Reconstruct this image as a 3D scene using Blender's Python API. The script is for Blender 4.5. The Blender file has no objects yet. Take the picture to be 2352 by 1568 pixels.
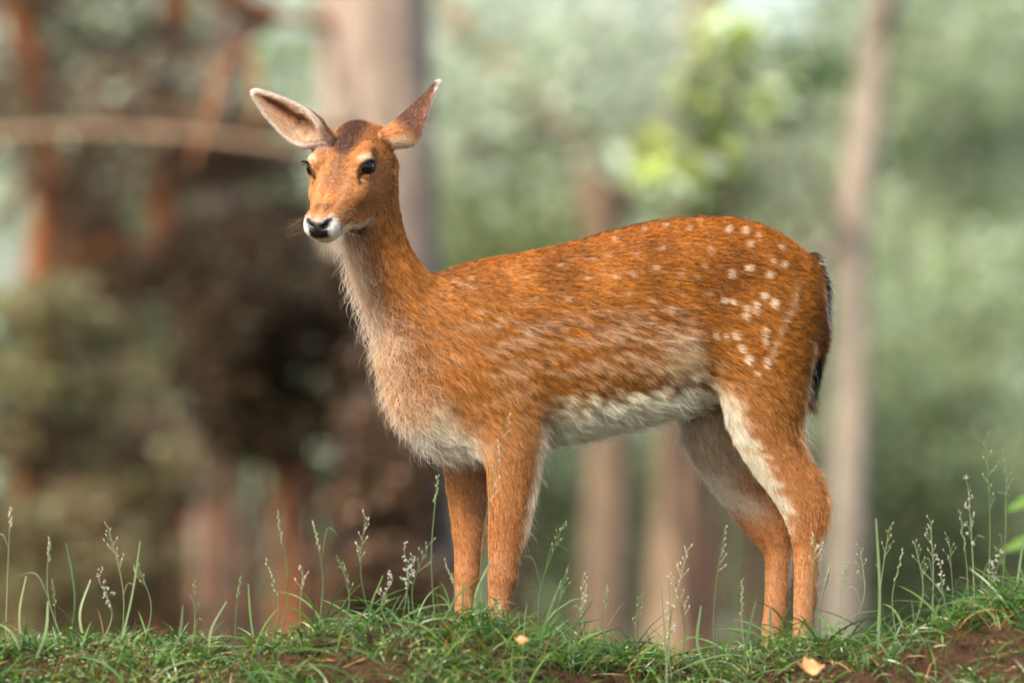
import bpy, math, random
import numpy as np
from mathutils import Vector

# ---------------------------------------------------------------- scene, camera, light
scene = bpy.context.scene
R = math.radians
DIST = 9.06            # camera to deer, metres
CAM_Z = 0.6595
SPM = 1298.0           # picture units per metre at the deer (picture 2352 x 1568 units)

cam_data = bpy.data.cameras.new('camera')
cam = bpy.data.objects.new('camera', cam_data)
scene.collection.objects.link(cam)
cam.location = (0, -DIST, CAM_Z)
cam.rotation_euler = (R(90), 0, 0)
cam_data.sensor_width = 36
cam_data.lens = 180.0
cam_data.clip_end = 2000
cam_data.clip_start = 0.1
cam_data.dof.use_dof = True
cam_data.dof.focus_distance = DIST - 0.10
cam_data.dof.aperture_fstop = 2.25
scene.camera = cam

SUN_DIR = Vector((-0.50, -0.62, 0.74)).normalized()      # towards the sun
world = bpy.data.worlds.new('World')
scene.world = world
world.use_nodes = True
wn = world.node_tree
bg = wn.nodes['Background']
sky = wn.nodes.new('ShaderNodeTexSky')
sky.sky_type = 'NISHITA'
sky.sun_disc = False
sky.sun_elevation = math.asin(SUN_DIR.z)
sky.sun_rotation = math.atan2(SUN_DIR.x, SUN_DIR.y)
sky.altitude = 100
sky.air_density = 1.0
sky.dust_density = 2.5
sky.ozone_density = 1.0
wn.links.new(sky.outputs[0], bg.inputs[0])
bg.inputs[1].default_value = 0.15
sun_data = bpy.data.lights.new('sun', 'SUN')
sun_data.energy = 3.3
sun_data.angle = R(11)
sun_data.color = (1.0, 0.94, 0.84)
sun = bpy.data.objects.new('sun', sun_data)
scene.collection.objects.link(sun)
sun.rotation_euler = SUN_DIR.to_track_quat('Z', 'Y').to_euler()
sun.location = (0, 0, 20)
scene.view_settings.view_transform = 'Standard'
scene.view_settings.look = 'None'
scene.view_settings.exposure = 1.12
scene.view_settings.gamma = 1.0
scene.render.engine = 'CYCLES'
scene.cycles.use_denoising = True
scene.cycles.max_bounces = 6
scene.cycles.diffuse_bounces = 3
scene.cycles.glossy_bounces = 2
scene.cycles.transmission_bounces = 3
scene.cycles.transparent_max_bounces = 8
scene.cycles.sample_clamp_indirect = 6
scene.cycles_curves.shape = 'RIBBONS'
scene.cycles_curves.subdivisions = 2

# ---------------------------------------------------------------- helpers
COL = scene.collection
rng = np.random.default_rng(7)

def at(vx, vy, d=0.0):
    """Picture units at depth d behind the deer plane -> world point."""
    k = (DIST + d) / DIST / SPM
    return np.array([(vx - 1176.0) * k, d, CAM_Z + (784.0 - vy) * k])

def to_pic(P):
    k = DIST * SPM / (DIST + P[:, 1])
    return 1176.0 + P[:, 0] * k, 784.0 - (P[:, 2] - CAM_Z) * k

def lin(*c):
    c = np.array(c, float) / 255.0
    return np.where(c <= 0.04045, c / 12.92, ((c + 0.055) / 1.055) ** 2.4)

def smooth(a, b, x):
    t = np.clip((x - a) / (b - a), 0, 1)
    return t * t * (3 - 2 * t)

def wave_noise(P, scale, seed, n=10):
    """Cheap band limited noise in about -1..1 at points P (N,3)."""
    r = np.random.default_rng(seed)
    out = np.zeros(len(P))
    for i in range(n):
        k = r.normal(size=3); k /= np.linalg.norm(k)
        k *= scale * r.uniform(0.6, 1.7)
        out += np.sin(P @ k + r.uniform(0, 6.28))
    return out / math.sqrt(n) * 1.2

def mesh_obj(name, verts, faces, mat=None, parent=None, smooth_shade=False):
    me = bpy.data.meshes.new(name)
    me.from_pydata([tuple(map(float, v)) for v in verts], [], faces)
    me.update()
    return link_mesh(name, me, mat, parent, smooth_shade)

def link_mesh(name, me, mat=None, parent=None, smooth_shade=False):
    if mat is not None:
        me.materials.append(mat)
    if smooth_shade:
        me.polygons.foreach_set('use_smooth', [True] * len(me.polygons))
    o = bpy.data.objects.new(name, me)
    COL.objects.link(o)
    if parent is not None:
        o.parent = parent
    return o

def mesh_np(name, V, F, mat=None, parent=None, smooth_shade=False, colors=None):
    """Fast mesh from numpy arrays: F is (M,3) or (M,4)."""
    me = bpy.data.meshes.new(name)
    V = np.ascontiguousarray(V, dtype=np.float32); F = np.ascontiguousarray(F, dtype=np.int32)
    m, k = F.shape
    me.vertices.add(len(V)); me.vertices.foreach_set('co', V.ravel())
    me.loops.add(m * k); me.loops.foreach_set('vertex_index', F.ravel())
    me.polygons.add(m)
    me.polygons.foreach_set('loop_start', np.arange(0, m * k, k, dtype=np.int32))
    if smooth_shade:
        me.polygons.foreach_set('use_smooth', np.ones(m, dtype=bool))
    me.update(calc_edges=True)
    if colors is not None:
        at_ = me.attributes.new('tint', 'FLOAT_COLOR', 'POINT')
        c = np.ones((len(V), 4), np.float32); c[:, :3] = colors
        at_.data.foreach_set('color', c.ravel())
    me.validate()
    return link_mesh(name, me, mat, parent)

def tag(o, label, cat, group=None):
    o['label'] = label; o['category'] = cat
    if group: o['group'] = group
    return o

def empty(name, loc=(0, 0, 0)):
    o = bpy.data.objects.new(name, None)
    o.location = tuple(map(float, loc)); o.empty_display_size = 0.1
    COL.objects.link(o)
    return o

def nodes_of(name):
    m = bpy.data.materials.new(name); m.use_nodes = True
    nt = m.node_tree; nt.nodes.clear()
    out = nt.nodes.new('ShaderNodeOutputMaterial')
    return m, nt, out

def principled(nt, **kw):
    b = nt.nodes.new('ShaderNodeBsdfPrincipled')
    for k, v in kw.items():
        b.inputs[k.replace('_', ' ')].default_value = v
    return b

def ramp(nt, stops, fac=None):
    r = nt.nodes.new('ShaderNodeValToRGB')
    el = r.color_ramp.elements
    while len(el) < len(stops): el.new(0.5)
    for e, (p, c) in zip(el, stops):
        e.position = p; e.color = (*c, 1)
    if fac is not None: nt.links.new(fac, r.inputs[0])
    return r

def noise(nt, scale, detail=4, rough=0.55, vec=None, dist=0.0):
    n = nt.nodes.new('ShaderNodeTexNoise')
    n.inputs['Scale'].default_value = scale; n.inputs['Detail'].default_value = detail
    n.inputs['Roughness'].default_value = rough; n.inputs['Distortion'].default_value = dist
    if vec is not None: nt.links.new(vec, n.inputs['Vector'])
    return n

def bump(nt, height, strength, distance, bsdf):
    b = nt.nodes.new('ShaderNodeBump')
    b.inputs['Strength'].default_value = strength; b.inputs['Distance'].default_value = distance
    nt.links.new(height, b.inputs['Height']); nt.links.new(b.outputs[0], bsdf.inputs['Normal'])

def catmull(K, n):
    """Resample rows of K (m,c) into n rows with a Catmull-Rom spline."""
    K = np.asarray(K, float); m = len(K)
    Pd = np.vstack([2 * K[0] - K[1], K, 2 * K[-1] - K[-2]])
    t = np.linspace(0, m - 1, n); i = np.minimum(t.astype(int), m - 2); f = (t - i)[:, None]
    p0, p1, p2, p3 = Pd[i], Pd[i + 1], Pd[i + 2], Pd[i + 3]
    return 0.5 * (2 * p1 + (p2 - p0) * f + (2 * p0 - 5 * p1 + 4 * p2 - p3) * f ** 2 + (3 * p1 - p0 - 3 * p2 + p3) * f ** 3)

# ================================================================ the deer
YAW = R(15)
AX = np.array([math.cos(YAW), math.sin(YAW), 0.0])        # nose end to tail end
LAT = np.array([-math.sin(YAW), math.cos(YAW), 0.0])      # towards the far flank
UP = np.array([0, 0, 1.0])
U = 1.0 / SPM                                             # one picture unit in metres

def axd(vx):
    return (vx - 1400.0) * U * math.tan(YAW)

class Loft:
    """Tube of elliptical sections. rows: centre xyz, half size across A, half size along B (metres)."""
    def __init__(self, rows, B, n, k, egg=0.0, cap=0.6):
        rows = catmull(rows, n)
        self.c = rows[:, :3]; self.a = np.maximum(rows[:, 3], 0.004); self.b = np.maximum(rows[:, 4], 0.004)
        self.B = np.asarray(B, float); self.k = k; self.egg = egg; self.cap = cap
    def bbox(self, m):
        r = np.maximum(self.a, self.b)[:, None]
        return (self.c - r).min(0) - m, (self.c + r).max(0) + m
    def ev(self, P, want_t=False):
        P = P.astype(np.float32)
        best = np.full(len(P), 1e3, np.float32)
        tan = np.zeros((len(P), 3), np.float32) if want_t else None
        n = len(self.c) - 1
        for i in range(n):
            c0, c1 = self.c[i], self.c[i + 1]
            s = c1 - c0; L = np.linalg.norm(s); T = s / L
            Bv = self.B - T * (self.B @ T); Bv /= np.linalg.norm(Bv); Av = np.cross(T, Bv)
            if Av[2] < 0 and abs(Av[2]) > 0.3: Av = -Av
            q = P - c0.astype(np.float32)
            tt = q @ T.astype(np.float32)
            t = np.clip(tt / L, 0, 1)
            a = self.a[i] + (self.a[i + 1] - self.a[i]) * t
            b = self.b[i] + (self.b[i + 1] - self.b[i]) * t
            oa = q @ Av.astype(np.float32); ob = q @ Bv.astype(np.float32); ot = tt - t * np.float32(L)
            if (i > 0): ot = np.where(tt < 0, ot * 1.0, ot)
            if self.egg: b = b * (1.0 - self.egg * np.clip(oa / a, -1, 1))
            cp = np.minimum(a, b) * self.cap
            kk = np.sqrt((oa / a) ** 2 + (ob / b) ** 2 + (ot / cp) ** 2) + 1e-6
            gg = np.sqrt(oa ** 2 / a ** 4 + ob ** 2 / b ** 4 + ot ** 2 / cp ** 4) + 1e-6
            d = kk * (kk - 1) / gg
            d = np.where(kk < 0.15, -np.minimum(a, b) * (1 - kk), d)
            if want_t:
                m = d < best; tan[m] = T
            best = np.minimum(best, d)
        return (best, tan) if want_t else best

def smin(a, b, k):
    h = np.clip(0.5 + 0.5 * (b - a) / k, 0, 1)
    return b + (a - b) * h - k * h * (1 - h)

def rows_of(spec):
    """spec rows: vx, vy, depth, half across (units), half lateral (units)."""
    return np.array([[*at(x, y, d), a * U, b * U] for x, y, d, a, b in spec])

# ---- trunk: vx, top, bottom, half width (units)
trunk_spec = [(962, 790, 915, 50), (980, 722, 978, 82), (1008, 668, 1014, 104), (1060, 622, 1030, 120), (1130, 598, 1028, 132), (1250, 576, 1010, 146),
              (1350, 554, 992, 152), (1450, 525, 968, 150), (1540, 503, 936, 142), (1620, 494, 910, 134), (1700, 503, 905, 126),
              (1770, 533, 890, 112), (1830, 571, 865, 94), (1868, 612, 830, 66), (1884, 655, 780, 34)]
trunk = Loft(np.array([[*at(x, (t + b) / 2, axd(x)), (b - t) / 2 * U, w * U] for x, t, b, w in trunk_spec]), LAT, 34, 0.03, egg=0.10, cap=0.30)
# ---- neck
neck = Loft(rows_of([(868, 372, -.105, 44, 40), (862, 420, -.118, 50, 46), (858, 480, -.125, 57, 50), (865, 545, -.125, 62, 52),
                     (889, 620, -.118, 70, 60), (930, 700, -.105, 83, 74), (988, 785, -.09, 100, 94), (1035, 860, -.08, 120, 112)]), LAT, 20, 0.035)
brisket = Loft(rows_of([(932, 815, -.10, 44, 58), (958, 888, -.097, 48, 72), (1006, 962, -.088, 48, 84), (1070, 998, -.07, 38, 80)]), LAT, 10, 0.05)
# ---- legs
def leg_rows(spec): return rows_of(spec)
DN, DF = -0.088, 0.088
def dd(vx, side): return axd(vx) + side
near_fore = Loft(rows_of([(1090, 660, dd(1090, -.03), 40, 30), (1105, 740, dd(1105, -.052), 84, 44), (1135, 850, dd(1135, -.070), 108, 52), (1170, 950, dd(1170, -.08), 84, 50), (1177, 1030, dd(1177, -.085), 63, 44), (1175, 1100, -.127, 55, 38),
                          (1170, 1160, -.127, 47, 33), (1163, 1220, -.127, 40, 30), (1156, 1285, -.127, 33, 28), (1155, 1325, -.127, 35, 31), (1149, 1368, -.127, 26, 23),
                          (1146, 1420, -.127, 24, 21), (1144, 1520, -.127, 21, 19), (1142, 1570, -.127, 25, 24), (1132, 1605, -.131, 22, 21), (1124, 1625, -.134, 22, 22)]), LAT, 34, 0.035)
far_fore = Loft(rows_of([(1050, 850, dd(1050, .07), 88, 46), (1062, 960, dd(1062, .072), 66, 46), (1068, 1040, .01, 54, 42), (1070, 1100, .01, 49, 37), (1074, 1160, .01, 43, 33), (1076, 1220, .01, 38, 30),
                         (1074, 1285, .01, 31, 27), (1074, 1325, .01, 33, 30), (1069, 1368, .01, 25, 23), (1066, 1420, .01, 23, 21), (1064, 1520, .01, 20, 19), (1062, 1570, .01, 24, 24), (1052, 1602, .006, 22, 21), (1044, 1620, .003, 22, 22)]), LAT, 32, 0.03)
near_hind = Loft(rows_of([(1715, 590, dd(1715, -.028), 60, 40), (1730, 690, dd(1730, -.05), 104, 52), (1745, 790, dd(1745, -.066), 118, 66), (1752, 890, dd(1752, -.07), 106, 64), (1757, 970, dd(1757, -.074), 84, 54), (1778, 1040, dd(1778, -.078), 66, 44),
                          (1808, 1095, .0, 56, 38), (1836, 1150, .002, 50, 33), (1848, 1200, .004, 42, 31), (1852, 1245, .004, 34, 29), (1854, 1300, .004, 31, 26), (1851, 1360, .004, 29, 24), (1845, 1430, .004, 25, 22),
                          (1838, 1520, .004, 23, 21), (1832, 1570, .004, 26, 25), (1820, 1605, .0, 23, 22), (1812, 1625, -.003, 23, 23)]), LAT, 36, 0.03)
far_hind = Loft(rows_of([(1690, 760, dd(1690, .06), 110, 60), (1680, 880, dd(1680, .065), 106, 60), (1655, 960, dd(1655, .07), 98, 52), (1678, 1040, .148, 84, 44), (1710, 1100, .155, 78, 38), (1742, 1160, .16, 68, 34), (1772, 1215, .163, 54, 31),
                         (1787, 1270, .165, 35, 28), (1787, 1330, .165, 31, 26), (1783, 1390, .165, 29, 24), (1776, 1450, .165, 29, 23), (1770, 1530, .165, 23, 21), (1764, 1575, .165, 26, 25), (1752, 1603, .161, 23, 22), (1744, 1617, .158, 23, 23)]), LAT, 34, 0.03)
hock_n = Loft(rows_of([(1862, 1085, .006, 14, 12), (1874, 1130, .006, 16, 13), (1881, 1165, .006, 14, 14), (1868, 1212, .006, 14, 13)]), LAT, 8, 0.02)
hock_f = Loft(rows_of([(1796, 1090, .165, 14, 12), (1812, 1135, .168, 18, 14), (1816, 1168, .168, 17, 16), (1808, 1210, .168, 16, 14)]), LAT, 8, 0.02)
def shift(rows, off): return rows
tail = Loft(rows_of([(1858, 592, axd(1862) + .01, 14, 20), (1880, 640, axd(1885) + .012, 14, 22), (1888, 710, axd(1890) + .02, 11, 21), (1883, 790, axd(1885) + .024, 10, 19), (1868, 870, axd(1870) + .022, 9, 15), (1855, 928, axd(1860) + .02, 5, 9)]), LAT, 14, 0.012)

# ---- head frame
HT, HP = R(20), R(42)
HF = np.array([-math.cos(HP) * math.sin(HT), -math.cos(HP) * math.cos(HT), -math.sin(HP)])
HL = np.array([math.cos(HT), -math.sin(HT), 0.0])
HN = np.array([-math.sin(HP) * math.sin(HT), -math.sin(HP) * math.cos(HT), math.cos(HP)])
HO = at(768, 399, -0.215)
def hd(f, l, n): return HO + HF * f + HL * l + HN * n
def head_rows(spec):
    return np.array([[*hd(f, 0, (t + b) / 2), (t - b) / 2, w] for f, t, b, w in spec])
skull = Loft(head_rows([(-.165, -.036, -.078, .034), (-.145, -.014, -.088, .047), (-.112, .000, -.102, .055), (-.075, .007, -.110, .058), (-.03, .006, -.108, .0545), (.005, .000, -.100, .0485),
                        (.032, -.003, -.090, .042), (.056, -.005, -.082, .0355), (.080, -.006, -.070, .0305), (.100, -.008, -.062, .0285), (.113, -.014, -.050, .0245), (.120, -.022, -.042, .017)]), HL, 26, 0.02, egg=-0.12, cap=0.7)
class Ball:
    def __init__(self, c, r, k, axes=None, sub=False):
        self.c = np.asarray(c, float); self.r = np.asarray(r, float) * np.ones(3); self.k = k
        self.M = np.array(axes if axes is not None else [HF, HL, HN]); self.sub = sub
    def bbox(self, m): return self.c - self.r.max() - m, self.c + self.r.max() + m
    def ev(self, P):
        q = (P - self.c) @ self.M.T
        kk = np.sqrt(((q / self.r) ** 2).sum(1)) + 1e-6
        gg = np.sqrt((q ** 2 / self.r ** 4).sum(1)) + 1e-6
        return np.where(kk < .1, -self.r.min(), kk * (kk - 1) / gg)
class Caps(Ball):
    """chain of points with one radius, to add or to carve"""
    def __init__(self, pts, r, k, sub=False):
        self.p = np.array(pts, float); self.rad = r; self.k = k; self.sub = sub
    def bbox(self, m): return self.p.min(0) - self.rad - m, self.p.max(0) + self.rad + m
    def ev(self, P):
        best = np.full(len(P), 1e3)
        for a, b in zip(self.p[:-1], self.p[1:]):
            s = b - a; t = np.clip((P - a) @ s / (s @ s), 0, 1)
            best = np.minimum(best, np.linalg.norm(P - a - t[:, None] * s, axis=1))
        return best - self.rad

EYE = (-.028, .0440, -.009); EYE_R = .0185
head_bits = []; carves = []; eye_dirs = {}
for s in (1, -1):
    e = HL * s * .75 + HF * .55 + HN * .36; e /= np.linalg.norm(e)
    wa = HF * .73 + HN * .23 - HL * s * .645; wa -= e * (wa @ e); wa /= np.linalg.norm(wa)      # towards the inner corner
    ha = np.cross(e, wa); ha *= np.sign(ha @ HN)
    eye_dirs[s] = (e, wa, ha)
    ec = hd(EYE[0], s * EYE[1], EYE[2])
    head_bits += [Ball(hd(-.042, s * .044, .004), (.034, .011, .009), .02),           # brow
                  Ball(hd(-.010, s * .041, -.036), (.034, .012, .014), .016),          # cheek bone below the eye
                  Ball(hd(-.052, s * .043, -.070), (.048, .020, .034), .02),           # jaw muscle
                  Ball(hd(-.005, s * .030, -.080), (.050, .016, .020), .02),           # lower jaw
                  Ball(hd(.094, s * .018, -.030), (.022, .0135, .019), .010),          # upper lip
                  Ball(ec, EYE_R + .0022, .007)]                                       # lids
    carves.append(Ball(ec + e * .0165 + wa * .0005, (.0158, .0125, .0104), .003, [wa, e, ha], True))
    c0 = ec + e * (EYE_R + .001)
    carves.append(Caps([c0 + wa * .014 - ha * .004 - e * .004, c0 + wa * .020 - ha * .012 - e * .008, c0 + wa * .024 - ha * .022 - e * .013], .0027, .003, True))     # tear duct
    carves.append(Caps([hd(.117, s * .0085, -.021), hd(.115, s * .0170, -.018), hd(.107, s * .0225, -.012)], .0038, .003, True))       # nostril
    carves.append(Caps([hd(.119, 0, -.0405), hd(.111, s * .016, -.044), hd(.092, s * .0265, -.0495), hd(.062, s * .0310, -.054)], .0020, .003, True))  # mouth
head_bits += [Ball(hd(.108, 0, -.023), (.013, .021, .014), .008),                      # nose pad
              Ball(hd(-.112, 0, -.008), (.032, .030, .012), .02),                       # crown
              Loft(head_rows([(-.06, -.075, -.112, .046), (0, -.075, -.106, .037), (.045, -.064, -.088, .026), (.075, -.052, -.074, .0225), (.096, -.045, -.066, .0205), (.108, -.044, -.059, .015)]), HL, 10, .008)]
carves.append(Caps([hd(.123, 0, -.030), hd(.122, 0, -.040)], .0014, .003, True))

# ---- ears: a curled sheet, sampled densely
class Ear:
    def __init__(self, base, tip, opening, bend, wmax, prof, k=.010, thick=.0034):
        base = np.array(base); tip = np.array(tip)
        ax = tip - base; L = np.linalg.norm(ax); ax /= L
        o = np.array(opening, float); o -= ax * (o @ ax); o /= np.linalg.norm(o); sd = np.cross(ax, o)
        self.ax, self.o, self.sd, self.L, self.base = ax, o, sd, L, base
        S, T = np.meshgrid(np.linspace(0, 1, 110), np.linspace(-1, 1, 74), indexing='ij')
        w = np.interp(S, [0, .08, .2, .35, .5, .65, .8, .92, .98, 1], prof) * wmax
        A = R(1) * np.interp(S, [0, .15, .35, .6, .85, 1], [150, 128, 92, 70, 56, 50])
        Rr = w / 2 / np.sin(np.minimum(A, R(90)))
        al = T * A
        ctr = base + ax * (S * L)[..., None] + np.asarray(bend) * ((S ** 2 - S) * 4)[..., None]
        p = ctr + o * ((1 - np.cos(al)) * Rr - .35 * Rr)[..., None] + sd * (np.sin(al) * Rr)[..., None]
        self.p = p.reshape(-1, 3).astype(np.float32); self.S = S.ravel(); self.T = T.ravel()
        nrm = -(o * np.cos(al)[..., None] * -1 + sd * np.sin(al)[..., None])   # pointing into the opening
        self.nin = nrm.reshape(-1, 3)
        self.k = k; self.sub = False; self.thick = thick
    def bbox(self, m): return self.p.min(0) - m, self.p.max(0) + m
    def near(self, P):
        P = P.astype(np.float32); idx = np.zeros(len(P), np.int64); dist = np.full(len(P), 1.0, np.float32)
        coarse = self.p[::17]
        for i in range(0, len(P), 20000):
            q = P[i:i + 20000]
            d2 = (q ** 2).sum(1)[:, None] - 2 * q @ coarse.T + (coarse ** 2).sum(1)
            md = np.sqrt(np.maximum(d2.min(1), 0)); dist[i:i + 20000] = md
        close = np.where(dist < .03)[0]
        for i in range(0, len(close), 6000):
            ii = close[i:i + 6000]; q = P[ii]
            d2 = ((q ** 2).sum(1)[:, None] - 2 * q @ self.p.T + (self.p ** 2).sum(1))
            j = d2.argmin(1); idx[ii] = j; dist[ii] = np.linalg.norm(q - self.p[j], axis=1)
        return dist, idx
    def ev(self, P):
        d, idx = self.near(P)
        return d - self.thick * (1.0 + .8 * np.clip(1 - self.S[idx] * 3.0, 0, 1))

ear_l = Ear(at(752, 319, -.150), at(583, 212, -.175), (-.30, -1.0, -.10), (0, 0, .004), .062, [.32, .50, .86, 1.0, .95, .80, .56, .33, .2, .08])
ear_r = Ear(at(884, 313, -.135), at(1006, 189, -.115), (.75, .12, -.62), (-.006, 0, .009), .074, [.40, .55, .85, 1, .95, .74, .42, .24, .15, .06])

# ---- field on a stretched grid, then surface nets
def axis(segs):
    out = []
    for a, b, h in segs: out.append(np.arange(a, b, h))
    return np.concatenate(out).astype(np.float32)
gx = axis([(-.50, -.165, .0026), (-.165, .60, .0055)])
gy = axis([(-.44, -.07, .0027), (-.07, .33, .0055)])
gz = axis([(-.02, .68, .0055), (.68, 1.14, .0026)])
field = np.full((len(gx), len(gy), len(gz)), 0.06, np.float32)
LOFTS = dict(trunk=trunk, neck=neck, brisket=brisket, near_fore=near_fore, far_fore=far_fore, near_hind=near_hind, far_hind=far_hind,
             hock_n=hock_n, hock_f=hock_f, tail=tail, skull=skull)
def apply(prim, sub=False):
    lo, hi = prim.bbox(.035)
    ix = slice(*np.searchsorted(gx, [lo[0], hi[0]])); iy = slice(*np.searchsorted(gy, [lo[1], hi[1]])); iz = slice(*np.searchsorted(gz, [lo[2], hi[2]]))
    X, Y, Z = np.meshgrid(gx[ix], gy[iy], gz[iz], indexing='ij')
    sh = X.shape
    if 0 in sh: return
    P = np.stack([X.ravel(), Y.ravel(), Z.ravel()], 1)
    d = prim.ev(P).reshape(sh).astype(np.float32)
    cur = field[ix, iy, iz]
    field[ix, iy, iz] = -smin(-cur, d, prim.k) if sub else smin(cur, d, prim.k)
for L in LOFTS.values(): apply(L)
for b in head_bits: apply(b)
apply(ear_l); apply(ear_r)
for c in carves: apply(c, True)

def surface_nets(f, gx, gy, gz):
    s = f < 0
    c = s[:-1, :-1, :-1].astype(np.int8)
    tot = np.zeros(c.shape, np.int8)
    for dx in (0, 1):
        for dy in (0, 1):
            for dz in (0, 1):
                tot += s[dx:dx + c.shape[0], dy:dy + c.shape[1], dz:dz + c.shape[2]]
    act = (tot > 0) & (tot < 8)
    I, J, K = np.nonzero(act)
    vid = np.full(c.shape, -1, np.int32); vid[I, J, K] = np.arange(len(I))
    acc = np.zeros((len(I), 3)); cnt = np.zeros(len(I))
    G = [gx, gy, gz]
    corners = [(a, b, d) for a in (0, 1) for b in (0, 1) for d in (0, 1)]
    for a in range(8):
        for b in range(a + 1, 8):
            ca, cb = np.array(corners[a]), np.array(corners[b])
            if np.abs(ca - cb).sum() != 1: continue
            fa = f[I + ca[0], J + ca[1], K + ca[2]]; fb = f[I + cb[0], J + cb[1], K + cb[2]]
            m = (fa < 0) != (fb < 0)
            t = np.where(m, fa / np.where(m, fa - fb, 1), 0)
            pa = np.stack([gx[I + ca[0]], gy[J + ca[1]], gz[K + ca[2]]], 1); pb = np.stack([gx[I + cb[0]], gy[J + cb[1]], gz[K + cb[2]]], 1)
            acc[m] += (pa + (pb - pa) * t[:, None])[m]; cnt[m] += 1
    V = acc / cnt[:, None]
    F = []
    for ax in range(3):
        n = list(f.shape); o = [slice(1, -1)] * 3; o[ax] = slice(0, -1)
        o2 = list(o); o2[ax] = slice(1, None)
        s0 = s[tuple(o)]; s1 = s[tuple(o2)]
        e = np.nonzero(s0 != s1)
        base = [e[0] + (0 if ax == 0 else 1), e[1] + (0 if ax == 1 else 1), e[2] + (0 if ax == 2 else 1)]
        u, w = [(1, 2), (2, 0), (0, 1)][ax]
        def g(du, dw):
            q = [b.copy() for b in base]; q[u] -= du; q[w] -= dw
            return vid[q[0], q[1], q[2]]
        quad = np.stack([g(1, 1), g(0, 1), g(0, 0), g(1, 0)], 1)
        flip = ~s0[e]
        quad[flip] = quad[flip][:, ::-1]
        F.append(quad)
    return V, np.concatenate(F)
BV, BF = surface_nets(field, gx, gy, gz)
# keep the largest connected body only, drop stray crumbs
lab = np.arange(len(BV))
ed = np.concatenate([BF[:, [0, 1]], BF[:, [1, 2]], BF[:, [2, 3]], BF[:, [3, 0]]])
for _ in range(400):
    m = np.minimum(lab[ed[:, 0]], lab[ed[:, 1]]); old = lab.copy()
    np.minimum.at(lab, ed[:, 0], m); np.minimum.at(lab, ed[:, 1], m)
    lab = lab[lab]
    if (lab == old).all(): break
big = np.bincount(lab).argmax()
keep = lab == big
ren = np.cumsum(keep) - 1
BF = ren[BF[keep[BF[:, 0]]]]; BV = BV[keep]
# light relaxation
body_only = (1 - smooth(-.17, -.12, -BV[:, 0]) * smooth(.70, .74, BV[:, 2]))[:, None]
for it in range(11):
    acc = np.zeros_like(BV); cnt = np.zeros(len(BV))
    for a, b in ((0, 1), (1, 2), (2, 3), (3, 0)):
        np.add.at(acc, BF[:, a], BV[BF[:, b]]); np.add.at(acc, BF[:, b], BV[BF[:, a]])
        np.add.at(cnt, BF[:, a], 1); np.add.at(cnt, BF[:, b], 1)
    BV = BV + (acc / cnt[:, None] - BV) * .5 * (1 if it < 3 else body_only)
fn = np.cross(BV[BF[:, 2]] - BV[BF[:, 0]], BV[BF[:, 3]] - BV[BF[:, 1]])
BN = np.zeros_like(BV)
for a in range(4): np.add.at(BN, BF[:, a], fn)
BN /= np.linalg.norm(BN, axis=1)[:, None] + 1e-12
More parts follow.
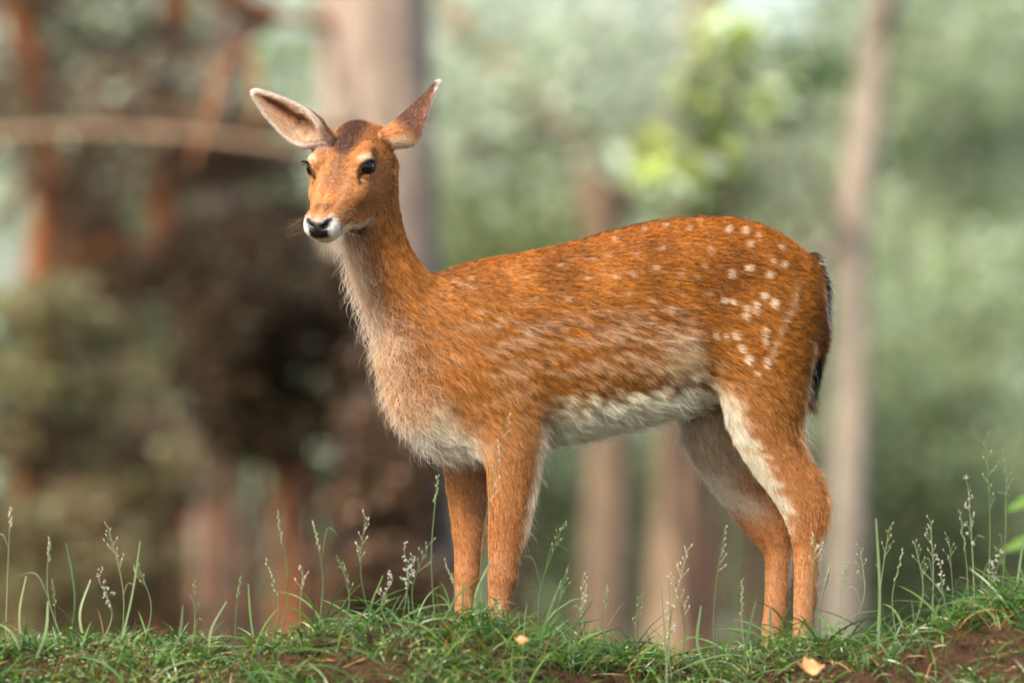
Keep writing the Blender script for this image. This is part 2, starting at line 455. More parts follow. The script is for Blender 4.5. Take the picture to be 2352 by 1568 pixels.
# ================================================================ coat: colour, flow and length on the body
def spot_mask(P):
    """pale spots and the stripe on the haunch at points P"""
    n = len(P)
    lq = (P - at(1400, 700, 0.0)) @ LAT
    vx, vy = to_pic(P - np.maximum(lq, 0)[:, None] * 2 * LAT)
    n2 = wave_noise(P, 200, 2); n3 = wave_noise(P, 420, 3)
    def crop3(x, y): return (1400 + x / 2.412) / 1.063, (450 + y / 2.412) / 1.063
    def crop2(x, y): return (800 + x / 2.613) / 1.063, (550 + y / 2.613) / 1.063
    spots = [(1050, 490, 8, 8), (945, 535, 6, 12), (1165, 540, 7, 9), (810, 635, 5, 10), (900, 690, 7, 8), (955, 695, 7, 8), (1135, 660, 9, 9), (1195, 700, 8, 13), (1085, 730, 8, 14), (1030, 760, 7, 17),
             (850, 900, 6, 7), (915, 905, 7, 9), (975, 890, 10, 11), (1005, 970, 9, 9), (1145, 905, 6, 22), (1050, 1040, 9, 12), (1155, 1060, 8, 13), (1095, 1118, 6, 7), (925, 265, 8, 10), (1020, 270, 9, 7),
             (1050, 350, 8, 8), (1235, 370, 9, 7), (690, 255, 8, 6), (545, 235, 9, 6), (820, 385, 7, 15), (640, 540, 7, 9), (500, 490, 10, 8), (360, 530, 9, 8), (255, 540, 8, 7), (250, 325, 9, 7), (530, 375, 9, 7),
             (210, 415, 9, 7), (1190, 455, 6, 7), (1255, 470, 6, 8), (380, 420, 8, 6), (120, 440, 8, 6), (590, 740, 12, 8), (470, 690, 9, 6), (330, 640, 8, 6), (1100, 300, 6, 5), (420, 255, 8, 5), (780, 480, 6, 6), (740, 545, 5, 6)]
    S = [(*crop3(x, y), a, b) for x, y, a, b in spots]
    S += [(*crop2(x, y), a, b) for x, y, a, b in [(925, 340, 9, 7), (1280, 330, 9, 5), (980, 560, 14, 8), (1090, 640, 8, 8), (1120, 600, 8, 6), (1440, 870, 9, 9), (1540, 480, 9, 6), (1660, 330, 10, 5), (1500, 250, 10, 5), (1300, 690, 10, 7), (1700, 560, 9, 6), (1330, 480, 8, 5)]]
    wob = 1.6
    sx, sy = vx + wob * n3, vy + wob * n2
    sm = np.zeros(n)
    for x, y, a, b in S:
        rr = np.sqrt(((sx - x) / (a * (.92 if x > 1640 else .75))) ** 2 + ((sy - y) / (b * (1.16 if x > 1640 else 1.0))) ** 2)
        vis = (1.0 if y > 575 else .7) if x > 1640 else .5
        sm = np.maximum(sm, vis * smooth(1.15, .8, rr))
    stripe = np.array([crop3(*p) for p in [(1330, 600), (1300, 740), (1240, 860), (1195, 960), (1175, 1040)]])
    for a, b in zip(stripe[:-1], stripe[1:]):
        e = b - a; t = np.clip(((sx - a[0]) * e[0] + (sy - a[1]) * e[1]) / (e @ e), 0, 1)
        dd_ = np.hypot(sx - a[0] - t * e[0], sy - a[1] - t * e[1])
        sm = np.maximum(sm, .5 * smooth(8, 4, dd_) * smooth(-.9, .3, n3 + .6))
    return sm

def coat(P, N, off=None):
    """colour (n,3), skin gloss, hair length, density, flow, lift, curl for points P with normals N"""
    n = len(P)
    D, T = {}, {}
    for key, L in LOFTS.items():
        D[key], T[key] = L.ev(P, True)
    dh = np.minimum(D['skull'], 1)
    for b in head_bits: dh = np.minimum(dh, b.ev(P))
    D['head'] = dh
    de_l, il = ear_l.near(P); de_r, ir = ear_r.near(P)
    names = ['trunk', 'neck', 'brisket', 'near_fore', 'far_fore', 'near_hind', 'far_hind', 'tail', 'head', 'ear']
    D['ear'] = np.minimum(de_l - .004, de_r - .004)
    D['near_hind'] = np.minimum(D['near_hind'], D['hock_n']); D['far_hind'] = np.minimum(D['far_hind'], D['hock_f'])
    W = np.stack([np.exp(-np.maximum(D[k], -.004) / (.012 if k not in ('ear', 'tail', 'head') else .005)) for k in names], 1)
    W /= W.sum(1)[:, None]
    w = {k: W[:, i] for i, k in enumerate(names)}
    q = P - at(1400, 700, 0.0)
    lat = q @ LAT
    Pm = P - np.maximum(lat, 0)[:, None] * 2 * LAT           # far flank takes the mirrored pattern
    vx, vy = to_pic(Pm); px, py = to_pic(P)
    fwd = -(N @ AX); back = N @ AX; up = N[:, 2]; side = np.abs(N @ LAT)
    n1 = wave_noise(P, 55, 1); n2 = wave_noise(P * [1, 1, 2.2], 150, 2); n3 = wave_noise(P * [1, 1, 3], 320, 3)
    if off is not None:                                      # the tips show the colour: look the pattern up where they lie
        Q = P + off; lq = (Q - at(1400, 700, 0.0)) @ LAT
        vx, vy = to_pic(Q - np.maximum(lq, 0)[:, None] * 2 * LAT); px, py = to_pic(Q)
    C = np.zeros((n, 3))
    def put(mask, rgb):
        m = np.clip(mask, 0, 1)[:, None]
        C[:] = C * (1 - m) + lin(*rgb) * m
    # base by part
    C[:] = lin(188, 120, 40)
    put(smooth(.2, .9, up) * (w['trunk'] > .3), (182, 108, 24))
    put(w['neck'] * .8, (196, 128, 60))
    leg = np.clip(w['near_fore'] + w['far_fore'] + w['near_hind'] + w['far_hind'], 0, 1)
    put(leg * smooth(860, 1080, py) * .9, (202, 140, 86))
    put(leg * smooth(1240, 1400, py) * .8, (208, 150, 104))
    # rich dark saddle along the upper flank, paler streaky lower flank
    tw = np.clip(w['trunk'] + .6 * (w['near_fore'] + w['far_fore'] + w['near_hind'] + w['far_hind']) * smooth(1000, 880, py), 0, 1)
    put(tw * smooth(-.5, .9, n1 + .4 * n2) * smooth(520, 600, vy) * smooth(860, 720, vy) * .55, (140, 78, 20))
    flank = tw * smooth(660, 790, vy) * smooth(1090, 1180, vx) * smooth(1640, 1590, vx)
    put(flank * smooth(-.5, .9, n2 + .5 * n1) * (.72 + .23 * smooth(1350, 1500, vx)), (226, 186, 148))
    should = tw * smooth(600, 660, vy) * smooth(1240, 1100, vx)
    put(should * smooth(.1, 1.1, n2 + .4 * n1) * .55, (222, 180, 138))
    put(tw * np.exp(-((vx - 1568 - 18 * n1) / 52) ** 2) * smooth(725, 800, vy + 14 * n2) * smooth(905, 860, vy) * .9, (232, 200, 168))
    put(tw * smooth(.25, 1.3, n3 + .5 * n2) * .30 * smooth(540, 600, vy), (216, 150, 84))
    # mid line of the back
    put(np.exp(-(lat / .010) ** 2) * smooth(.6, .9, up) * w['trunk'] * smooth(1280, 1380, vx) * .95, (40, 28, 26))
    # whites: belly, chest, throat
    yb = np.interp(vx, [1050, 1150, 1260, 1350, 1450, 1530, 1600, 1650], [1020, 1010, 940, 932, 918, 905, 884, 876])
    belly = smooth(-26, 26, vy - yb + 16 * n2 + 8 * n3) * np.clip(w['trunk'] + w['brisket'], 0, 1)
    put(belly, (255, 240, 208))
    throat = np.clip(w['neck'] * 1.1, 0, 1) * smooth(.38, .95, fwd + .06 * n2)
    put(throat * .72, (232, 206, 180))
    chest = np.clip(w['brisket'] + w['neck'] + .8 * w['trunk'] * smooth(1040, 980, vx), 0, 1)
    put(chest * smooth(.30, .95, fwd * .9 - up * .35 + .05 * n2) * smooth(700, 830, py) * .42, (226, 188, 150))
    put(chest * np.exp(-((px - 1040 - (py - 990) * .45 + 10 * n2) / 40) ** 2) * smooth(880, 985, py), (250, 236, 208))
    put(chest * smooth(-.2, -.8, up) * smooth(940, 1000, py), (236, 220, 200))
    # legs
    put(w['near_fore'] * smooth(.35, .8, back) * smooth(930, 980, py) * smooth(1300, 1180, py), (236, 214, 190))
    put(w['far_fore'] * smooth(.0, .7, back - .2 * (N @ LAT)) * smooth(1320, 1150, py) * .55, (214, 176, 150))
    edge = np.interp(py, [890, 950, 1010, 1090, 1170, 1230], [1640, 1672, 1702, 1752, 1797, 1815])
    put(np.clip(w['near_hind'] * 1.2, 0, 1) * smooth(1.15, .3, (px - edge + 10 * n2 + 7 * n3) / np.interp(py, [890, 1000, 1100, 1200, 1250], [52, 46, 36, 24, 12])) * smooth(880, 930, py) * smooth(1250, 1190, py), (238, 224, 200))
    put(w['far_hind'] * smooth(880, 920, py) * smooth(1230, 1140, py) * smooth(-.25, .45, fwd - .1 * n1), (232, 216, 194))
    put(w['far_hind'] * smooth(880, 920, py) * smooth(1120, 1060, py) * .75, (214, 190, 164))
    put((w['near_hind'] + w['far_hind']) * smooth(.45, .85, back) * smooth(1215, 1250, py) * smooth(1390, 1330, py), (238, 214, 196))
    put((w['near_hind']) * smooth(.75, .95, back) * smooth(700, 760, py) * smooth(1120, 1020, py) * .7, (232, 208, 182))
    for yk, xk in ((1300, 1.0), (1338, .8)):  # knee creases, their shade painted in as darker bands
        put((w['near_fore'] + w['far_fore']) * np.exp(-((py - yk - 6 * n2 - .12 * (px - 1120)) / 9) ** 2) * .38 * xk, (140, 84, 44))
    put((w['near_hind'] + w['far_hind']) * np.exp(-((py - 1240 + .3 * (px - 1840) - 8 * n2) / 12) ** 2) * .35, (146, 86, 44))
    # rump and tail
    put(w['trunk'] * smooth(.72, .9, back) * smooth(640, 690, py), (240, 224, 206))
    put(np.clip(w['tail'] * 1.3, 0, 1), (42, 31, 28))
    put(w['tail'] * smooth(885, 915, py) * .9, (190, 122, 72))
    # head, in its own frame
    h = P - HO
    f, l, hn = h @ HF, np.abs(h @ HL), h @ HN
    hw = np.clip(w['head'] * 1.25, 0, 1) * smooth(-.19, -.15, f)
    put(hw, (204, 140, 80)); put(hw * smooth(.1, 1.2, n3 + .5 * n2) * .2, (168, 106, 58)); put(hw * smooth(.2, 1.2, -n3 + .4 * n2) * .2, (228, 180, 132))
    put(hw * smooth(.03, -.02, hn) * smooth(-.02, -.07, hn) * .3, (188, 118, 62))
    put(hw * np.exp(-(l / np.interp(f, [-.16, -.12, -.08, -.05, -.02, 0], [.024, .030, .027, .017, .010, .006])) ** 4) * smooth(-.165, -.13, f) * smooth(-.03, -.055, f + .006 * n2) * smooth(-.03, 0, hn), (92, 62, 52))
    put(hw * np.exp(-(l / .018) ** 2) * smooth(-.05, -.03, f) * smooth(.055, .02, f) * smooth(-.03, -.01, hn) * .62, (126, 84, 66))
    put(hw * np.exp(-((l - .024) / .005) ** 2) * smooth(-.01, .02, f) * smooth(.075, .05, f) * smooth(-.03, -.012, hn) * .5, (226, 180, 140))
    for s_ in (1, -1):
        e, wa, ha = eye_dirs[s_]; r = P - hd(EYE[0], s_ * EYE[1], EYE[2])
        a1, a2, a3 = r @ wa, r @ ha, r @ e
        front = smooth(.0, .006, a3)
        put(hw * np.exp(-((a1 + .003) / .019) ** 4) * np.exp(-((a2 - .0185) / .0048) ** 2) * front * .9, (240, 214, 186))
        put(hw * np.exp(-((a2 + .017) / .004) ** 2) * np.exp(-((a1 + .002) / .016) ** 4) * front * .5, (222, 176, 136))
        rim = np.sqrt((a1 / .0172) ** 2 + (a2 / .0118) ** 2)
        put(hw * smooth(1.22, 1.02, rim) * front, (22, 15, 13))
        # tear line
        A_, B_ = np.array([.014, -.004]), np.array([.024, -.022])
        e2 = B_ - A_; t = np.clip(((a1 - A_[0]) * e2[0] + (a2 - A_[1]) * e2[1]) / (e2 @ e2), 0, 1)
        dl = np.hypot(a1 - A_[0] - t * e2[0], a2 - A_[1] - t * e2[1])
        put(hw * smooth(.0048, .0018, dl) * smooth(-.01, .0, a3), (30, 18, 15))
    put(hw * np.exp(-((f - .030) / .016) ** 2) * np.exp(-((hn + .046) / .014) ** 2) * smooth(.018, .03, l) * .6, (132, 74, 36))
    put(hw * np.exp(-((f - .004) / .020) ** 2) * np.exp(-((hn + .062) / .010) ** 2) * smooth(.018, .03, l) * .4, (140, 78, 38))
    put(hw * smooth(.068, .078, f) * smooth(.097, .086, f) * np.exp(-((l - .008) / .007) ** 2) * smooth(-.03, -.015, hn) * .7, (104, 68, 58))
    put(hw * smooth(-.080, -.095, hn) * smooth(.05, .02, f) * .6, (224, 190, 156))
    th = np.interp(f, [-.06, 0, .05, .085, .12], [-.104, -.093, -.071, -.045, -.038])
    put(hw * smooth(th, th - .005, hn) * smooth(-.06, -.03, f) * (.55 + .45 * smooth(.04, .08, f)), (238, 220, 194))
    white_nose = hw * smooth(.097, .106, f + .2 * hn + .004) * smooth(.0150, .0190, l) * smooth(-.004, -.010, hn)
    put(white_nose, (246, 238, 228))
    put(hw * smooth(.100, .106, f) * smooth(.020, .014, l) * smooth(-.014, -.008, hn) * .6, (236, 206, 176))
    pad = hw * np.maximum(smooth(.103, .108, f) * smooth(.0195, .0165, l - .18 * np.clip(hn + .026, -.02, .02)) * smooth(-.0405, -.036, hn) * smooth(-.007, -.012, hn), 0)
    nos = np.full(n, 1.0)
    for c in carves:
        if isinstance(c, Caps) and c.rad > .003: nos = np.minimum(nos, c.ev(P))
    pad = np.maximum(pad, hw * smooth(.0026, .0008, nos))
    put(pad, (20, 17, 19))
    mouth = np.full(n, 1.0)
    for c in carves:
        if isinstance(c, Caps) and c.rad == .0020: mouth = np.minimum(mouth, c.ev(P))
    put(hw * smooth(.0022, .0006, mouth), (34, 22, 18))
    # ears
    ew = np.clip(w['ear'] * 1.3, 0, 1)
    left = de_l < de_r
    es = np.where(left, ear_l.S[il], ear_r.S[ir]); et = np.where(left, ear_l.T[il], ear_r.T[ir])
    nin = np.where(left[:, None], ear_l.nin[il], ear_r.nin[ir])
    inner = smooth(-.1, .25, (N * nin).sum(1))
    put(ew * (1 - inner), (104, 66, 46)); put(ew * (1 - inner) * smooth(.30, .12, es), (206, 142, 88)); put(ew * (1 - inner) * smooth(.6, .95, np.abs(et)) * .5, (176, 112, 72))
    put(ew * (1 - inner) * (~left) * smooth(.26, .14, es) * smooth(-.3, .4, N[:, 0] - N[:, 2]) * .8, (240, 212, 184))
    put(ew * inner, (250, 210, 180))  # pale inner coat, warmed to paint in light glowing through the ear
    put(ew * inner * np.exp(-((et - np.where(left, .28, 0)) / .40) ** 2) * smooth(.97, .8, es) * smooth(.12, .35, es) * .97, (128, 62, 28))
    rim = np.maximum(smooth(.91, .97, np.abs(et)), smooth(.94, .98, es))
    put(ew * rim * np.where(left, .6 + .35 * smooth(.8, .95, es), .25 + .7 * smooth(.75, .9, es)), (244, 232, 222))
    # ---- length, density, lift
    ln = np.full(n, .0155)
    ln = ln * (1 - .25 * smooth(.3, .9, up))
    ln += .007 * belly + .006 * chest * smooth(.2, .8, fwd) + .004 * throat
    ln += .004 * flank
    legl = smooth(930, 1100, py)
    ln = np.where(leg > .4, ln * (1 - leg) + leg * (.016 * (1 - legl) + .0100 * legl - .003 * smooth(1180, 1300, py)), ln)
    ln += .010 * leg * smooth(.4, .8, back) * smooth(1330, 1180, py) * smooth(900, 1000, py)
    ln += .008 * w['far_hind'] * smooth(1180, 1000, py) + .006 * w['near_hind'] * smooth(30, 10, px - edge) * smooth(1200, 1100, py)
    ln = ln * (1 - hw) + hw * (.0065 + .004 * smooth(-.02, -.10, f) + .003 * smooth(-.06, -.10, hn))
    ln = ln * (1 - ew) + ew * (.0060 + .010 * inner * (1 - rim) * smooth(.75, .3, es))
    ln = ln * (1 - w['tail']) + w['tail'] * .034
    bare = np.clip(pad + hw * smooth(.0018, .0004, mouth), 0, 1)
    for s_ in (1, -1):
        e, wa, ha = eye_dirs[s_]; r = P - hd(EYE[0], s_ * EYE[1], EYE[2])
        rim_ = np.sqrt(((r @ wa) / .0172) ** 2 + ((r @ ha) / .0118) ** 2)
        bare = np.maximum(bare, smooth(1.10, 1.0, rim_) * (r @ e > 0))
    dens = 1 + 1.6 * hw + 1.8 * ew + .8 * leg * legl + .3 * belly
    dens *= smooth(.10, .16, P[:, 2] + .05) * (1 - bare)
    lift = np.full(n, .20) + .22 * belly + .25 * chest * smooth(.1, .7, fwd) + .12 * flank * n2 + .05 * n1
    lift = lift * (1 - leg) + leg * (.22 + .35 * smooth(.45, .85, back) * smooth(1330, 1200, py)) + .2 * w['far_hind'] * smooth(1150, 1000, py)
    lift = lift * (1 - hw) + hw * .22
    lift = lift * (1 - ew) + ew * ((.20 + .10 * rim + .25 * inner))
    lift = lift * (1 - w['tail']) + w['tail'] * .30
    curl = .10 + .28 * belly + .75 * chest * smooth(.0, .6, fwd) + .35 * leg * smooth(.4, .9, back) * (1 - legl * .5) + .25 * w['far_hind'] * (py < 1150)
    curl *= (1 - .9 * hw) * (1 - .9 * ew)
    # ---- flow
    FL = AX * 1.0 + UP * -.22
    flow = np.repeat(FL[None], n, 0)
    flow[:, 2] -= .55 * smooth(700, 900, vy) * w['trunk']
    flow[:, 2] -= .7 * smooth(1250, 1080, vx) * smooth(640, 800, vy) * w['trunk']
    def mix(wt, v): flow[:] = flow * (1 - wt[:, None]) + v * wt[:, None]
    mix(w['neck'], T['neck'] + .10 * AX); mix(w['brisket'], T['brisket'] * .6 + AX * .1 - UP * .8)
    mix(w['near_fore'], T['near_fore'] * .9 + AX * (.55 * smooth(1290, 1000, py))[:, None]); mix(w['far_fore'], T['far_fore'] + AX * .35)
    mix(w['near_hind'], T['near_hind'] * (.35 + .65 * smooth(800, 1000, py))[:, None] + AX * (.75 * smooth(1200, 820, py))[:, None]); mix(w['far_hind'], T['far_hind'] + AX * .2)
    mix(w['tail'], T['tail'] + AX * .25)
    hl_s = np.sign(h @ HL)[:, None]
    mix(hw, -HF * 1.0 + HL * hl_s * .35 * smooth(-.09, .0, f)[:, None] - HN * .3 * smooth(.03, .05, l)[:, None])
    eax = np.where(left[:, None], ear_l.ax, ear_r.ax); esd = np.where(left[:, None], ear_l.sd, ear_r.sd)
    mix(ew, eax + esd * (-.9 * np.sign(et) * inner * smooth(.6, .2, es))[:, None])
    jit = np.stack([wave_noise(P, 95, 11 + i) for i in range(3)], 1) * .11 + np.stack([wave_noise(P, 260, 21 + i) for i in range(3)], 1) * .07
    flow = flow / (np.linalg.norm(flow, axis=1)[:, None] + 1e-9) + jit * (1 - .5 * hw[:, None])
    flow -= N * (flow * N).sum(1)[:, None]
    flow /= np.linalg.norm(flow, axis=1)[:, None] + 1e-9
    flankw = np.clip(w['trunk'] + w['near_hind'] + w['far_hind'] + w['near_fore'] + w['far_fore'], 0, 1) * smooth(1010, 960, py)
    calm = np.clip(.9 * hw + .8 * ew + .55 * leg * legl, 0, .9)
    return C, pad, ln, dens, flow, lift, curl, flankw, calm

BC, BPAD, BLEN, BDEN, BFLOW, BLIFT, BCURL, BFLK, BCALM = coat(BV, BN)
BC = coat(BV, BN, BFLOW * (BLEN * .7)[:, None])[0]

deer = empty('fallow_deer', (float(at(1146, 1640, -.127)[0]), .03, 0))
tag(deer, 'spotted orange-brown fallow doe standing behind the grassy bank, head turned', 'deer')

def parent_keep(o, p):
    o.parent = p
    o.matrix_parent_inverse = p.matrix_basis.inverted()

# skin under the coat
m_skin, nt, out = nodes_of('deer_skin')
a = nt.nodes.new('ShaderNodeAttribute'); a.attribute_name = 'tint'
g = nt.nodes.new('ShaderNodeAttribute'); g.attribute_name = 'wet'
b = principled(nt, Roughness=.6)
nt.links.new(a.outputs['Color'], b.inputs['Base Color'])
mr = nt.nodes.new('ShaderNodeMapRange'); mr.inputs['To Min'].default_value = .75; mr.inputs['To Max'].default_value = .33
nt.links.new(g.outputs['Fac'], mr.inputs['Value']); nt.links.new(mr.outputs[0], b.inputs['Roughness'])
nz = noise(nt, 900, 2)
bump(nt, nz.outputs['Fac'], .35, .001, b)
nt.links.new(b.outputs[0], out.inputs[0])
body = mesh_np('body', BV, BF, m_skin, None, True, BC * np.where(BPAD[:, None] > .4, 1, .62))
wa_ = body.data.attributes.new('wet', 'FLOAT', 'POINT'); wa_.data.foreach_set('value', BPAD.astype(np.float32))
parent_keep(body, deer)

# eyes
m_eye, nt, out = nodes_of('deer_eye')
b = principled(nt, Base_Color=(.006, .004, .003, 1), Roughness=.06, IOR=1.42)
nt.links.new(b.outputs[0], out.inputs[0])
def uv_sphere(c, r, nu=24, nv=14):
    V = [np.array(c) + r * np.array([math.sin(math.pi * j / nv) * math.cos(2 * math.pi * i / nu), math.sin(math.pi * j / nv) * math.sin(2 * math.pi * i / nu), math.cos(math.pi * j / nv)]) for j in range(1, nv) for i in range(nu)]
    F = [(j * nu + i, (j + 1) * nu + i, (j + 1) * nu + (i + 1) % nu, j * nu + (i + 1) % nu) for j in range(nv - 2) for i in range(nu)]
    V += [np.array(c) + [0, 0, r], np.array(c) - [0, 0, r]]; t = len(V) - 2
    F += [(t, i, (i + 1) % nu) for i in range(nu)] + [(t + 1, (nv - 2) * nu + (i + 1) % nu, (nv - 2) * nu + i) for i in range(nu)]
    return V, F
for s_ in (1, -1):
    V, F = uv_sphere(hd(EYE[0], s_ * EYE[1], EYE[2]), EYE_R)
    o = mesh_obj('eye', V, F, m_eye, None, True); parent_keep(o, deer)
# hooves, hidden by the bank from the front
m_hoof, nt, out = nodes_of('hoof_horn')
b = principled(nt, Base_Color=(.03, .024, .02, 1), Roughness=.45)
nt.links.new(b.outputs[0], out.inputs[0])
for L in (near_fore, far_fore, near_hind, far_hind):
    c = L.c[-1]
    V, F = [], []
    for s_ in (-1, 1):
        o0 = len(V)
        for zf, ln_, wd, sh in ((0, .062, .017, -.012), (.018, .052, .016, -.006), (.036, .036, .014, 0)):
            for aa in range(10):
                th = aa / 10 * 2 * math.pi
                xx = math.cos(th); taper = 1 - .45 * max(0, -xx)
                p = np.array([c[0], c[1], 0]) + AX * (xx * ln_ * .5 + sh) + LAT * (math.sin(th) * wd * taper * .9 + s_ * .0145) + UP * (zf - .004)
                V.append(p)
        for r_ in range(2):
            for aa in range(10):
                F.append((o0 + r_ * 10 + aa, o0 + r_ * 10 + (aa + 1) % 10, o0 + r_ * 10 + 10 + (aa + 1) % 10, o0 + r_ * 10 + 10 + aa))
        F.append(tuple(o0 + i for i in range(9, -1, -1))); F.append(tuple(o0 + 20 + i for i in range(10)))
    o = mesh_obj('hoof', V, F, m_hoof, None, True); parent_keep(o, deer)

# ---- hair strands
m_fur, nt, out = nodes_of('deer_hair')
a = nt.nodes.new('ShaderNodeAttribute'); a.attribute_name = 'tint'
hi = nt.nodes.new('ShaderNodeHairInfo')
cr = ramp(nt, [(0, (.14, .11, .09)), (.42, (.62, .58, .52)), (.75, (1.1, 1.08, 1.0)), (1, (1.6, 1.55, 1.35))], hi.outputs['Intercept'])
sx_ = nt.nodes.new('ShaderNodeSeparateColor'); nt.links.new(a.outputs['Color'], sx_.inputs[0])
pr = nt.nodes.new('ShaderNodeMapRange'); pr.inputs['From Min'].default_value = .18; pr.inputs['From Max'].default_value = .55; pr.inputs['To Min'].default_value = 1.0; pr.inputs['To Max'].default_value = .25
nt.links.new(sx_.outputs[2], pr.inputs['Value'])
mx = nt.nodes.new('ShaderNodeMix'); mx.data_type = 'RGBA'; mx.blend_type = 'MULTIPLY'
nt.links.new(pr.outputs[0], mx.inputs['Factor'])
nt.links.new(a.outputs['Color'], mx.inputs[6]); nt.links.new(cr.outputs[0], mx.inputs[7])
b = principled(nt, Roughness=.42)
b.inputs['Specular IOR Level'].default_value = .20
nt.links.new(mx.outputs[2], b.inputs['Base Color'])
tl = nt.nodes.new('ShaderNodeBsdfTranslucent'); nt.links.new(mx.outputs[2], tl.inputs['Color'])
ms = nt.nodes.new('ShaderNodeMixShader'); ms.inputs[0].default_value = .36
nt.links.new(b.outputs[0], ms.inputs[1]); nt.links.new(tl.outputs[0], ms.inputs[2])
nt.links.new(ms.outputs[0], out.inputs[0])

def make_hair(name, pts, rad, col, parent, mat=None):
    """pts (n,k,3), rad (n,k), col (n,3)"""
    n, k = pts.shape[:2]
    cu = bpy.data.hair_curves.new(name)
    cu.add_curves([k] * n)
    cu.points.foreach_set('position', np.ascontiguousarray(pts, np.float32).ravel())
    ra = cu.attributes.get('radius') or cu.attributes.new('radius', 'FLOAT', 'POINT')
    ra.data.foreach_set('value', np.ascontiguousarray(rad, np.float32).ravel())
    ca = cu.attributes.new('tint', 'FLOAT_COLOR', 'CURVE')
    c4 = np.ones((n, 4), np.float32); c4[:, :3] = col
    ca.data.foreach_set('color', c4.ravel())
    cu.materials.append(mat or m_fur)
    o = bpy.data.objects.new(name, cu); COL.objects.link(o)
    parent_keep(o, parent)
    return o

TRI = np.concatenate([BF[:, [0, 1, 2]], BF[:, [0, 2, 3]]])
tarea = .5 * np.linalg.norm(np.cross(BV[TRI[:, 1]] - BV[TRI[:, 0]], BV[TRI[:, 2]] - BV[TRI[:, 0]]), axis=1)
def sample(nh, wt):
    p = tarea * wt[TRI].mean(1); p /= p.sum()
    t = rng.choice(len(TRI), nh, p=p)
    u, v = rng.random(nh), rng.random(nh); m = u + v > 1; u[m], v[m] = 1 - u[m], 1 - v[m]
    bc = np.stack([1 - u - v, u, v], 1)
    g = lambda A: (A[TRI[t]] * bc[..., None]).sum(1) if A.ndim == 2 else (A[TRI[t]] * bc).sum(1)
    return g
def grow(nh, wt, k=5, length=1.0, lift_add=0.0, r0=.00021, bright=1.0, len_sd=.22, curl_mul=1.0):
    g = sample(nh, wt)
    P, N, C, L, F, LF, CU = g(BV), g(BN), g(BC), g(BLEN), g(BFLOW), g(BLIFT), g(BCURL)
    N /= np.linalg.norm(N, axis=1)[:, None]
    F += rng.normal(0, .13, (nh, 3)) + np.cross(N, rng.normal(0, .32, (nh, 3))) * CU[:, None]
    F -= N * (F * N).sum(1)[:, None]; F /= np.linalg.norm(F, axis=1)[:, None] + 1e-9
    L = L * length * np.clip(rng.normal(1, len_sd, nh), .4, 1.9)
    lf = np.clip(LF + lift_add + rng.normal(0, .10, nh), .06, 1.1)
    s = np.linspace(0, 1, k)[None, :, None]
    Lc = L[:, None, None]
    S_ = np.cross(N, F)[:, None]
    ph = rng.uniform(0, 6.28, nh)[:, None, None]; cf = rng.uniform(2.5, 6.0, nh)[:, None, None]
    cm = (CU * curl_mul)[:, None, None]
    pts = P[:, None] - N[:, None] * .0006 + F[:, None] * (s * np.cos(lf)[:, None, None] * Lc) + N[:, None] * ((s - .45 * s ** 2) * np.sin(lf)[:, None, None] * Lc * 1.4)
    pts = pts + (S_ * np.sin(ph + cf * s) + N[:, None] * np.cos(ph + cf * s) * .5) * (cm * s * Lc * .30)
    pts[..., 2] -= (s[..., 0] ** 2) * (L[:, None]) * .12 * CU[:, None]
    fl = g(BFLK); sp = np.where(fl > .3, spot_mask(pts[:, int(k * .75)]), 0) * np.clip(fl * 1.2, 0, 1)
    rad = r0 * np.clip(rng.normal(1, .2, (nh, 1)), .5, 1.6) * (1 - .82 * np.linspace(0, 1, k)[None] ** 1.5)
    vz = np.abs(F[:, 2:3])
    Ps = pts[:, k // 2]
    streak = wave_noise(Ps * [.14, .14, 1.0], 1500, 71) * (1 - vz[:, 0]) + wave_noise(Ps * [1.0, 1.0, .14], 1500, 72) * vz[:, 0]
    streak = .6 * streak + .4 * wave_noise(Ps * [.3, .3, 1.0], 600, 73)
    val = np.clip(rng.normal(1.02, .22, nh), .35, 1.9)[:, None] * bright
    dk = (rng.random(nh) < .20 * (1 - g(BCALM)) * np.clip(1 - C.min(1) * 4, 0, 1))[:, None]
    val = np.where(dk, val * .22, val)
    col = np.clip(C * val, 0, .92)
    col = np.clip(col * np.exp(.46 * streak * (1 - g(BCALM)) * np.clip(1.15 - C[:, 2] * 1.3, .15, 1))[:, None], 0, .92)
    spw = sp[:, None] * (rng.random((nh, 1)) < .92); col = col * (1 - spw) + spw * lin(254, 236, 206) * np.clip(rng.normal(1, .08, (nh, 1)), .7, 1.1)
    pale = (rng.random(nh) < .08)[:, None]
    col = np.where(pale & (sp[:, None] < .3), col * .5 + .5 * lin(236, 196, 150), col)
    return pts, rad, col
NH = 600000
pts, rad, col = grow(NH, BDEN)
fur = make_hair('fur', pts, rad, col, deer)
# long loose guard hairs on chest, belly and the backs of the legs
gw = BDEN * np.clip(BCURL - .18, 0, 1) * 1.0
pts, rad, col = grow(8000, gw, k=8, length=1.6, lift_add=.32, r0=.00018, bright=1.15, curl_mul=1.5)
col = np.clip(col * .62 + .38 * lin(248, 236, 222), 0, .92)  # mixed towards white: rim light painted into the hair colour
make_hair('guard_hair', pts, rad, col, deer)
